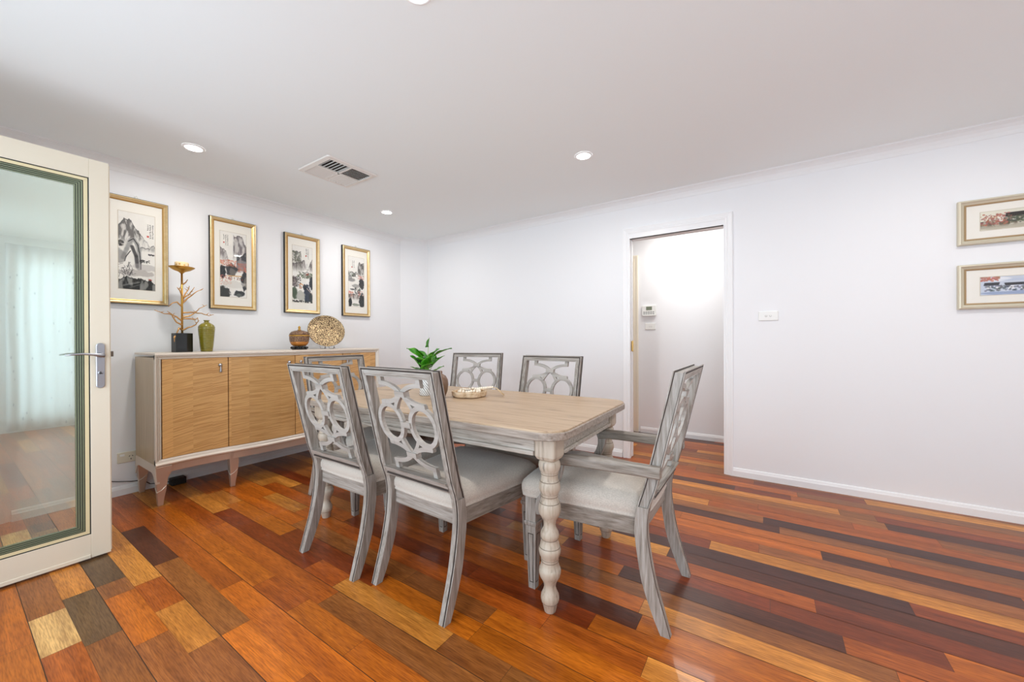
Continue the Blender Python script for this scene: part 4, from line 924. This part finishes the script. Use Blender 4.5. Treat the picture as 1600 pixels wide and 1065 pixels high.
b = MB(); b.lathe([(0.083, 0.102), (0.080, 0.116), (0.066, 0.132), (0.040, 0.142), (0.014, 0.146), (0.0, 0.147)], n=36, mi=0); l = b.obj('lid', M['jar'], o)
b = MB(); b.lathe([(0.010, 0.145), (0.018, 0.148), (0.008, 0.153), (0.015, 0.157), (0.006, 0.161), (0.011, 0.166), (0.011, 0.174), (0.006, 0.184), (0.0, 0.187)], n=18); b.obj('knob', M['gold_dish'], l)
# gold plate leaning on a clear stand
px_, py_ = -3.60, 2.125
o = empty('plate_stand', (px_, py_, ZS), 0, 'clear acrylic stand holding the gold plate', 'plate stand')
for s in (-1, 1):
    b = MB(); b.tube([(0.105, s*0.045-0.025, 0.004), (0.095, s*0.045-0.025, 0.026), (0.070, s*0.045-0.015, 0.004), (-0.085, s*0.045+0.03, 0.004), (-0.115, s*0.045+0.04, 0.13)], 0.0035, 8); b.obj('arm', M['clear'], o)
R_ = Matrix.Rotation(math.radians(-20), 3, 'Z') @ Matrix.Rotation(math.radians(90-24), 3, 'Y')
b = MB(); prof = [(0.0, -0.012), (0.045, -0.012), (0.075, -0.004), (0.130, 0.002), (0.158, 0.012), (0.166, 0.016), (0.168, 0.020), (0.160, 0.021), (0.150, 0.014), (0.125, 0.008), (0.078, 0.002), (0.045, -0.006), (0.0, -0.006)]
b.lathe(prof, (0, 0, 0), 48, rot=R_); pl = b.obj('plate', M['plate'], loc=(px_-0.015, py_+0.005, ZS+0.170)); tag(pl, 'large round chased gold plate leaning beside the lidded jar', 'plate')

# ------------------------------------------------------------------ dining table
TX0, TX1, TY0, TY1, TZ = -2.370, -0.630, 1.248, 2.165, 0.757
TROT = math.radians(1.2)
LX = (-2.295, -0.736); LY = (1.378, 2.070)
def table():
    cx, cy = (TX0+TX1)/2, (TY0+TY1)/2
    px, py = -0.736, 1.378
    ca, sa = math.cos(TROT), math.sin(TROT)
    o = empty('dining_table', (px+(cx-px)*ca-(cy-py)*sa, py+(cx-px)*sa+(cy-py)*ca, 0), TROT, 'rectangular dining table with tan wooden top and bulbous turned legs', 'table')
    b = MB()
    def L(i, z, r): return [(x-cx, y-cy, z) for x, y in rrect(TX0+i, TX1-i, TY0+i, TY1-i, r, 10)]
    b.loft([L(0.006, TZ-0.0075, 0.098), L(0.007, TZ-0.002, 0.097), L(0.010, TZ, 0.094)]); b.obj('table_top', M['wood_top'], o)
    b = MB(); b.loft([L(0.004, TZ-0.038, 0.10), L(0, TZ-0.035, 0.104), L(0, TZ-0.010, 0.104), L(0.003, TZ-0.0075, 0.101), L(0.008, TZ-0.0074, 0.098)]); b.obj('table_edge', M['wood_edge'], o)
    ax0, ax1, ay0, ay1 = LX[0]-0.036, LX[1]+0.036, LY[0]-0.036, LY[1]+0.036
    def rail(x0, x1, y0, y1, nx, ny, mat):
        b = MB().box(x0-cx, x1-cx, y0-cy, y1-cy, 0.632, TZ-0.037)
        e = 0.010
        b.box(x0-cx+(nx*e if nx < 0 else 0), x1-cx+(nx*e if nx > 0 else 0), y0-cy+(ny*e if ny < 0 else 0), y1-cy+(ny*e if ny > 0 else 0), 0.632, 0.650)
        b.obj('apron', mat, o, bevel=0.003)
    rail(LX[0]+0.05, LX[1]-0.05, ay0, ay0+0.022, 0, -1, M['wood_apron']); rail(LX[0]+0.05, LX[1]-0.05, ay1-0.022, ay1, 0, 1, M['wood_apron'])
    rail(ax0, ax0+0.022, LY[0]+0.05, LY[1]-0.05, -1, 0, M['wood_apron']); rail(ax1-0.022, ax1, LY[0]+0.05, LY[1]-0.05, 1, 0, M['wood_apron'])
    prof = [(0, 0), (0.0225, 0.0), (0.0234, 0.002), (0.031, 0.036), (0.0335, 0.040), (0.0365, 0.048), (0.0372, 0.058), (0.036, 0.068), (0.0275, 0.086), (0.0234, 0.100), (0.0250, 0.112), (0.0295, 0.124), (0.040, 0.142), (0.0448, 0.158), (0.0448, 0.168), (0.0425, 0.177),
            (0.0405, 0.178), (0.0372, 0.192), (0.0338, 0.203), (0.0345, 0.206), (0.0362, 0.210), (0.0345, 0.214), (0.0375, 0.222), (0.0435, 0.238), (0.0452, 0.250), (0.0430, 0.262), (0.0405, 0.264), (0.0375, 0.280), (0.0325, 0.293), (0.0335, 0.297), (0.0365, 0.302), (0.0375, 0.312), (0.036, 0.322), (0.0265, 0.340), (0.0238, 0.352), (0.0262, 0.368),
            (0.034, 0.383), (0.0430, 0.398), (0.0455, 0.413), (0.0445, 0.428), (0.0418, 0.441), (0.0395, 0.443), (0.0345, 0.458), (0.0330, 0.467), (0.0345, 0.470), (0.0362, 0.474), (0.0345, 0.478), (0.0400, 0.488), (0.0445, 0.502), (0.0435, 0.516), (0.0395, 0.528), (0.0375, 0.530),
            (0.0345, 0.540), (0.0338, 0.556), (0.0345, 0.559), (0.0365, 0.562), (0.0345, 0.565), (0.0400, 0.574), (0.0448, 0.590), (0.0438, 0.604), (0.0400, 0.612), (0.038, 0.616), (0.0, 0.616)]
    for lx in LX:
        for ly in LY:
            b = MB(); b.lathe(prof, (lx-cx, ly-cy, 0), 36)
            for rr, zz in ((0.0392, 0.1775), (0.0341, 0.2045), (0.0341, 0.2145), (0.0418, 0.2628), (0.0328, 0.2945), (0.0332, 0.0400), (0.0404, 0.4422), (0.0338, 0.4682), (0.0342, 0.4790), (0.0386, 0.5290), (0.0341, 0.5580), (0.0344, 0.5665)):
                b.lathe([(rr-0.001, zz-0.0016), (rr+0.0009, zz-0.0012), (rr+0.0009, zz+0.0012), (rr-0.001, zz+0.0016)], (lx-cx, ly-cy, 0), 36, mi=1, cap=False)
            h = 0.048
            def Q(i, z, r): return [(x-cx, y-cy, z) for x, y in rrect(lx-h+i, lx+h-i, ly-h+i, ly+h-i, r, 5)]
            b.loft([Q(0.016, 0.614, 0.02), Q(0.005, 0.622, 0.02), Q(0.0, 0.634, 0.016), Q(0.0, TZ-0.036, 0.014)])
            b.obj('leg', [M['wood_leg'], M['leg_glaze']], o)
table()

# ------------------------------------------------------------------ chairs (local: seat front towards +y, back foot at y = 0)
ZR = [0, .066, .173, .27, .378, .46, .531, .64, .76, .88, .987]
YRr = [0, .019, .050, .070, .082, .074, .050, .0235, -.0045, -.0325, -.057]
THK = [.034, .044, .050, .0475, .0465, .044, .046, .045, .0445, .044, .0435]
def yr(z): return interp(z, ZR, YRr)
def th(z): return interp(z, ZR, THK)
HW = 0.2335; ZTOP = 0.985
# cove-sided cross-section: (inwards from the outer edge, depth share from the rear face)
SEC = [(0.0, 0.0), (0.0045, 0.0), (0.0065, 0.085), (0.0095, 0.085), (0.0115, 0.02), (0.028, 0.02), (0.031, 0.07), (0.034, 0.07), (0.036, 0.03), (0.037, 0.10),
       (0.037, 0.90), (0.036, 0.97), (0.028, 0.99), (0.0115, 0.99), (0.0095, 0.93), (0.0065, 0.93), (0.0045, 1.0), (0.0, 1.0), (0.0, 0.90), (0.006, 0.84), (0.008, 0.5), (0.006, 0.16), (0.0, 0.10)]
GRO = {1, 2, 3, 13, 14, 15, 18, 21}
SECMI = [1 if i in GRO else 0 for i in range(len(SEC))]
def chair_parts(o, arms):
    # rear legs: floor to the seat joint
    for sg in (-1, 1):
        b = MB(); secs = []
        sec = [(0.0, 0.0), (0.0045, 0.0), (0.0065, 0.08), (0.0095, 0.08), (0.0115, 0.0), (0.034, 0.0), (0.037, 0.06), (0.037, 1.0), (0.0, 1.0)]
        for k in range(25):
            z = 0.46*k/24; sh = 1 - 0.10*(1-min(1, z/0.3))
            secs.append([(sg*(HW-a*sh), yr(z)+th(z)*q, z) for a, q in sec])
        b.loft(secs, mis=[0, 1, 1, 1, 0, 0, 0, 0, 0], smooth=False)
        b.obj('leg', [M['wood_chair'], M['glaze']], o)
    # back frame: stile, mitred top rail, stile in one sweep
    b = MB(); secs = []
    zs = [0.46+(0.93-0.46)*k/18 for k in range(19)]
    def pt(sg, a, q, z): return (sg*(HW-a), yr(z)+th(z)*q, z)
    for z in zs: secs.append([pt(-1, a, q, z) for a, q in SEC])
    mL, mR = [pt(-1, a, q, ZTOP-a) for a, q in SEC], [pt(1, a, q, ZTOP-a) for a, q in SEC]
    b.loft(secs+[mL], mis=SECMI, cap=False); b.loft([mL, mR], mis=[2 if m == 0 else m for m in SECMI], cap=False)
    b.loft([mR]+[[pt(1, a, q, z) for a, q in SEC] for z in zs[::-1]], mis=SECMI, cap=False)
    b.obj('back_frame', [M['wood_chair'], M['glaze'], M['wood_chair_h']], o)
    # lower back rail with its moulded rear edge
    z0, z1 = 0.487, 0.528; pr = [(0.0, -0.004), (0.006, -0.004), (0.010, 0.002), (0.016, 0.0), (0.028, 0.0), (0.033, -0.006), (0.041, -0.007), (0.041, 0.046), (0.0, 0.046)]
    b = MB(); b.loft([[(x, yr(z0+dz)+q-0.001, z0+dz) for dz, q in pr] for x in (-HW+0.036, HW-0.036)], mis=[0, 1, 1, 0, 0, 0, 0, 0, 0]); b.obj('back_rail', [M['wood_chair_h'], M['glaze']], o)
    # fretwork
    b = MB()
    def P3(u, v, d): z = 0.531+v/1.027; return (u, yr(z)+th(z)*0.5+d, z)
    def ribbon(pts, w, dep=0.0085, closed=False):
        pts = [Vector((p[0], p[1])) for p in pts]; n = len(pts); secs = []
        for i, p in enumerate(pts):
            a = pts[(i-1) % n] if closed or i > 0 else p; c = pts[(i+1) % n] if closed or i < n-1 else p
            t = (c-a).normalized(); nn = Vector((-t.y, t.x)); ww = (w[i] if isinstance(w, list) else w)/2
            e0, e1 = p+nn*ww, p-nn*ww; secs.append([P3(e0.x, e0.y, -dep), P3(e1.x, e1.y, -dep), P3(e1.x, e1.y, dep), P3(e0.x, e0.y, dep)])
        if closed: secs.append(secs[0])
        b.loft(secs, cap=not closed)
    def bez(p0, p1, p2, n=12): return [((1-t)**2*p0[0]+2*t*(1-t)*p1[0]+t*t*p2[0], (1-t)**2*p0[1]+2*t*(1-t)*p1[1]+t*t*p2[1]) for t in [k/n for k in range(n+1)]]
    vc = 0.219; e = 0
    for su in (-1, 1):
        for k in range(1):
            ribbon([(su*0.103+0.0755*math.cos(2*PI*i/40), vc+0.083*math.sin(2*PI*i/40)) for i in range(40)], 0.020, 0.0085, True)
        for sv in (-1, 1):
            f = lambda P: [(su*x, vc+sv*y) for x, y in P]
            ribbon(f([(0.123, 0.220), (0.123, 0.172)]), 0.023, 0.0087)
            ribbon(f(bez((0.133, 0.181), (0.042, 0.181), (-0.004, 0.132))), 0.019, 0.0083)
            ribbon(f(bez((0.004, 0.138), (0.045, 0.094), (0.134, 0.094))), 0.020, 0.0081)
            ribbon(f([(0.110, 0.089), (0.138, 0.089)]), 0.022, 0.0089)
            ribbon(f(bez((0.0, 0.137), (0.040, 0.105), (0.055, 0.066))), 0.018, 0.0079)
    for v in (vc-0.137, vc, vc+0.137): ribbon([(-0.030, v), (0.030, v)], 0.023, 0.0145)
    b.obj('fretwork', M['fret'], o)
    # seat frame
    out = []
    N = 14
    yb, yf = 0.112, 0.596; wb, wf = 0.214, 0.268
    def fr(t): return (wf*(2*t-1), yf+0.020*(1-(2*t-1)**2))
    poly = [(-wb, yb), (wb, yb)] + [fr(1-k/N) for k in range(N+1)]
    inn = [(-wb+0.024, yb+0.024), (wb-0.024, yb+0.024)] + [((x*0.9), y-0.026) for x, y in [fr(1-k/N) for k in range(N+1)]]
    b = MB(); z0, z1 = 0.342, 0.408
    A = [(x, y, z0) for x, y in poly]; B = [(x, y, z1) for x, y in poly]; C = [(x, y, z1) for x, y in inn]; D = [(x, y, z0) for x, y in inn]
    b.loft([A, B, C, D, A], cap=False)
    b.obj('seat_frame', M['wood_chair_y'], o, bevel=0.002)
    MB().box(-wb+0.018, wb-0.018, yb-0.006, yb+0.012, z0-0.001, z1-0.001).obj('seat_rail', M['wood_chair_h'], o, bevel=0.002)
    # cushion
    cy = 0.355; b = MB(); secs = []
    pc = [(-0.190, 0.098), (-0.10, 0.092), (0.0, 0.090), (0.10, 0.092), (0.190, 0.098), (0.212, 0.118), (0.222, 0.20), (0.238, 0.34), (0.256, 0.48), (0.272, 0.575), (0.266, 0.612), (0.24, 0.630), (0.16, 0.640), (0.08, 0.645), (0.0, 0.647)]
    pc += [(-x, y) for x, y in pc[5:-1][::-1]]
    for sc, z in ((0.985, 0.405), (1.0, 0.408), (1.004, 0.413), (0.994, 0.416), (1.012, 0.428), (1.012, 0.448), (0.99, 0.466), (0.93, 0.484), (0.82, 0.496), (0.62, 0.504), (0.35, 0.508), (0.08, 0.509)):
        secs.append([(x*sc, cy+(y-cy)*sc, z) for x, y in pc])
    b.loft(secs, smooth=True); cu = b.obj('seat', M['fabric'], o)
    # front legs
    for sg in (-1, 1):
        cx_, cy_ = sg*0.244, 0.572; b = MB()
        def Sq(h, z): return [(cx_-h, cy_-h, z), (cx_+h, cy_-h, z), (cx_+h, cy_+h, z), (cx_-h, cy_+h, z)]
        b.loft([Sq(0.0255, 0.408), Sq(0.0255, 0.300)]); b.loft([Sq(0.029, 0.300), Sq(0.030, 0.296), Sq(0.029, 0.286), Sq(0.026, 0.280)])
        b.loft([Sq(0.0235, 0.280), Sq(0.0235, 0.262)]); b.loft([Sq(0.0245, 0.262), Sq(0.016, 0.0)])
        for dx, dy in ((1, 0), (-1, 0), (0, 1), (0, -1)):
            # raised fillet round a sunk panel on each face
            def F(s, z, off): h = 0.0245-(0.0245-0.016)*(0.262-z)/0.262 + off; return (cx_+dx*h-dy*s, cy_+dy*h+dx*s, z)
            for s0, s1, za, zb_ in ((-0.0140, -0.0105, 0.247, 0.028), (0.0105, 0.0140, 0.247, 0.028), (-0.0138, 0.0138, 0.247, 0.243), (-0.0095, 0.0095, 0.032, 0.028)):
                k0 = 1.0; k1 = 0.72 if za-zb_ > 0.1 else 1.0
                b.add([F(s0*k0, za, 0.0004), F(s1*k0, za, 0.0004), F(s1*k1, zb_, 0.0004), F(s0*k1, zb_, 0.0004)], [(0, 1, 2, 3)], 1)
            b.add([F(-0.009, 0.238, 0.0015), F(0.009, 0.238, 0.0015), F(0.0062, 0.038, 0.0015), F(-0.0062, 0.038, 0.0015)], [(0, 1, 2, 3)], 0)
        b.obj('leg', [M['wood_chair'], M['glaze']], o)
    if arms:
        for sg in (-1, 1):
            b = MB(); A = []
            for y, zt, w, xo in ((0.030, 0.628, 0.020, 0.238), (0.10, 0.629, 0.021, 0.240), (0.22, 0.628, 0.022, 0.246), (0.34, 0.625, 0.022, 0.251), (0.42, 0.621, 0.023, 0.254), (0.448, 0.616, 0.022, 0.255)):
                zb_ = zt-0.044; x = sg*xo
                A.append([(x-w, y, zb_+0.006), (x-w*0.8, y, zb_), (x+w*0.8, y, zb_), (x+w, y, zb_+0.006), (x+w, y, zb_+0.018), (x+w*0.86, y, zb_+0.021), (x+w*0.86, y, zb_+0.025), (x+w, y, zb_+0.028), (x+w*0.96, y, zt-0.008), (x+w*0.6, y, zt-0.001), (x, y, zt+0.001), (x-w*0.6, y, zt-0.001), (x-w*0.96, y, zt-0.008), (x-w, y, zb_+0.028)])
            b.loft(A, mis=[0, 0, 0, 0, 1, 1, 1, 0, 0, 0, 0, 0, 0, 0]); b.obj('armrest', [M['wood_chair_y'], M['glaze']], o)
            b = MB(); A = []
            path = [(0.440, 0.600, 0.026), (0.436, 0.572, 0.021), (0.440, 0.540, 0.018), (0.452, 0.505, 0.018), (0.472, 0.465, 0.019), (0.497, 0.430, 0.022), (0.516, 0.400, 0.025), (0.520, 0.370, 0.026), (0.516, 0.345, 0.024)]
            for i, (y, z, h) in enumerate(path):
                a = path[max(i-1, 0)]; c = path[min(i+1, len(path)-1)]; t = Vector((c[0]-a[0], c[1]-a[1])).normalized(); n_ = Vector((-t.y, t.x))
                xc = sg*(0.250+0.014*min(1, i/5)); w = 0.013
                pa, pb = (y+n_.x*h, z+n_.y*h), (y-n_.x*h, z-n_.y*h)
                A.append([(xc-w, pa[0], pa[1]), (xc+w, pa[0], pa[1]), (xc+w, pb[0], pb[1]), (xc-w, pb[0], pb[1])])
            b.loft(A); b.obj('arm_support', M['wood_chair'], o, bevel=0.003)
def make_chair(arms):
    o = empty('dining_armchair' if arms else 'dining_chair')
    chair_parts(o, arms); return o
side = make_chair(False); arm = make_chair(True); first = {0: side, 1: arm}; used = set()
def place(arms, x, y, rz, label, group):
    o = first[arms] if arms not in used else copy_tree(first[arms]); used.add(arms)
    o.location = (x, y, 0); o.rotation_euler = (0, 0, rz); tag(o, label, 'chair', group); return o
GS = 'grey dining chairs along the table sides'; GA = 'grey armchairs at the table ends'
place(0, -1.262, 1.080, math.radians(-2.2), 'grey wooden fretwork chair on the near side, closer to the big right table leg', GS)
place(0, -1.803, 1.046, 0.0, 'grey wooden fretwork chair on the near side, closer to the sideboard', GS)
place(0, -1.290, 2.425, PI, 'grey fretwork chair behind the table, nearer the doorway', GS)
place(0, -2.155, 2.668, PI+math.radians(17), 'grey fretwork chair behind the table, just right of the leafy plant', GS)
place(1, -0.297, 1.717, math.radians(90), 'grey armchair with pale linen seat at the right end of the table', GA)
place(1, -2.740, 1.706, math.radians(-90), 'brownish grey armchair at the far left end of the table, before the sideboard', GA)

# ------------------------------------------------------------------ things on the table
def plant():
    x, y = -1.772, 1.700
    o = empty('potted_plant', (x, y, TZ+0.0005), 0, 'leafy green potted plant in a white etched pot on the dining table', 'plant')
    b = MB(); b.lathe([(0.0, 0.0), (0.042, 0.0), (0.044, 0.004), (0.047, 0.105), (0.045, 0.108), (0.041, 0.104), (0.040, 0.096), (0.0, 0.094)], n=36); b.obj('pot', M['etched'], o)
    def leaf(base, tip, w, droop, seed, stem0=None):
        w *= 1.7
        rs = random.Random(seed); B = Vector(base); T_ = Vector(tip); d = T_-B; n = 10
        side = d.cross(Vector((0, 0, 1))); side = side.normalized() if side.length > 1e-3 else Vector((1, 0, 0))
        tw = rs.uniform(-0.5, 0.5); side = (side*math.cos(tw)+Vector((0, 0, 1))*math.sin(tw)).normalized()
        nrm = side.cross(d).normalized(); b = MB(); V = []
        for i in range(n+1):
            t = i/n; c = B+d*t+Vector((0, 0, droop*math.sin(PI*t)*0.6)); ww = w*math.sin(PI*min(1, t**0.72))**0.8*(1-0.25*t)+0.0006
            wav = 0.004*math.sin(t*9+seed)
            for q in (-1, -0.5, 0, 0.5, 1): V.append(c+side*ww*q+nrm*(abs(q)*ww*0.35+wav*q))
        Fs = [(i*5+j, i*5+j+1, (i+1)*5+j+1, (i+1)*5+j) for i in range(n) for j in range(4)]
        b.add(V, Fs, 0, True); l = b.obj('leaf', M['leaf'], o); s = l.modifiers.new('thick', 'SOLIDIFY'); s.thickness = 0.0012
        s0 = stem0 or (0.008*math.cos(seed*2.1), 0.008*math.sin(seed*2.1), 0.092)
        mid = (Vector(s0)+B)/2+Vector((0, 0, 0.008))
        MB().tube([s0, tuple(mid), tuple(B)], [0.003, 0.0024, 0.0016], 6).obj('stalk', M['stem'], l)
    Rr = Vector((0.833, 0.554, 0)); Ff = Vector((-0.554, 0.833, 0))
    def pt(a, f, z): v = Rr*a+Ff*f; return (v.x, v.y, z)
    L = [((0.01, 0, .300), (0.018, 0, .358), .024, 0), ((-.02, .0, .215), (-.128, .01, .292), .021, .018), ((-.01, .02, .225), (-.085, .05, .285), .022, .015), ((.02, -.01, .225), (.085, -.02, .288), .026, .012),
         ((.03, .03, .235), (.15, .05, .290), .016, .012), ((-.03, -.02, .165), (-.095, -.03, .248), .026, .01), ((.03, .0, .175), (.110, .01, .245), .016, .012), ((-.015, -.03, .150), (.055, -.07, .205), .034, .01),
         ((.0, -.02, .190), (-.055, -.05, .235), .030, .01), ((-.02, .0, .120), (-.100, -.01, .178), .018, .012), ((.02, .0, .120), (.108, .0, .180), .014, .012), ((.0, -.02, .170), (.045, -.04, .255), .030, .01),
         ((.01, .02, .18), (.03, .09, .26), .028, .01), ((-.01, .02, .16), (-.05, .08, .24), .026, .01), ((.0, -.02, .14), (-.03, -.08, .20), .028, .012)]
    for i, (a, c, w, dr) in enumerate(L): leaf(pt(*a), pt(*c), w, dr, i+1)
plant()
# brown urn just behind the near chair's corner
b = MB(); b.lathe([(0.0, 0.0), (0.026, 0.0), (0.030, 0.004), (0.028, 0.012), (0.040, 0.045), (0.045, 0.080), (0.042, 0.110), (0.030, 0.132), (0.014, 0.142), (0.008, 0.148), (0.011, 0.154), (0.007, 0.162), (0.0, 0.164)], n=28)
tag(b.obj('wooden_jar', M['brown_pot'], loc=(-1.604, 1.650, TZ+0.0005)), 'brown lidded wooden jar on the table behind the near chair corner', 'jar')
# scalloped tray with bead garland
def tray():
    x, y = -1.512, 1.800
    o = empty('tray', (x, y, TZ+0.0005), 0, 'scalloped pale wooden tray holding a white bead garland on the table', 'tray')
    def ring(r, z): return [((r+0.012*abs(math.sin(3.0*a))-0.006)*math.cos(a), (r+0.012*abs(math.sin(3.0*a))-0.006)*math.sin(a), z) for a in np.linspace(0, 2*PI, 73)[:-1]]
    b = MB(); b.loft([ring(0.088, 0), ring(0.098, 0.006), ring(0.102, 0.030), ring(0.101, 0.034), ring(0.094, 0.034), ring(0.090, 0.014), ring(0.03, 0.012)], smooth=False); b.obj('tray_body', M['tray'], o)
    g = empty('bead_garland', (x, y, TZ+0.0145), 0, 'string of white wooden beads with jute tassel lying in the scalloped tray', 'bead garland')
    rs = random.Random(2); pts = []
    for k in range(22):
        a = -2.2+k*0.26; r = 0.062+0.010*math.sin(k*0.9); pts.append((r*math.cos(a), r*math.sin(a), 0.0185+0.006*math.sin(k*0.7)**2))
    for k in range(9):
        pts.append((0.02+0.012*k-0.01, 0.045+0.006*k, 0.026+0.0015*k))
    for p in pts:
        b = MB(); r = 0.0085; b.lathe([(0.0, -r), (r*0.5, -r*0.87), (r*0.87, -r*0.5), (r, 0), (r*0.87, r*0.5), (r*0.5, r*0.87), (0.0, r)], p, 12, cap=False); b.obj('bead', M['beads'], g)
    e = pts[-1]; b = MB()
    for k in range(14):
        a = rs.uniform(-0.35, 0.35); b.tube([e, (e[0]+0.03*math.cos(0.5+a), e[1]+0.03*math.sin(0.5+a), e[2]-0.006), (e[0]+0.075*math.cos(0.5+a), e[1]+0.075*math.sin(0.5+a), -0.009)], [0.0018, 0.0016, 0.001], 5)
    b.obj('tassel', M['jute'], g)
    b = MB(); b.lathe([(0.0, 0.0), (0.020, 0.002), (0.026, 0.012), (0.020, 0.022), (0.0, 0.026)], n=14); tag(b.obj('pebble', M['grey_stone'], loc=(x-0.012, y+0.010, TZ+0.013)), 'grey stone ball nestled inside the bead garland on the tray', 'ornament')
tray()

# far room seen through the hall door: pale cabinet
o = empty('cabinet', (-1.75, 5.9, 0), 0, 'pale wooden cabinet in the far room beyond the hall', 'cabinet')
pw = plain('pale_far_wood', (236, 200, 150), 0.5)
MB().box(-0.55, 0.55, -0.25, 0.25, 0.08, 0.9).obj('cabinet_body', pw, o, bevel=0.004)
MB().box(-0.57, 0.57, -0.27, 0.27, 0.9, 0.93).obj('top', M['white_plastic'], o, bevel=0.003)
for k in (-1, 1): MB().box(-0.27+k*0.27, 0.27+k*0.27-0.004, -0.268, -0.25, 0.1, 0.88).obj('door', pw, o, bevel=0.003)
MB().box(-0.5, 0.5, -0.2, 0.2, 0, 0.08).obj('plinth', pw, o)
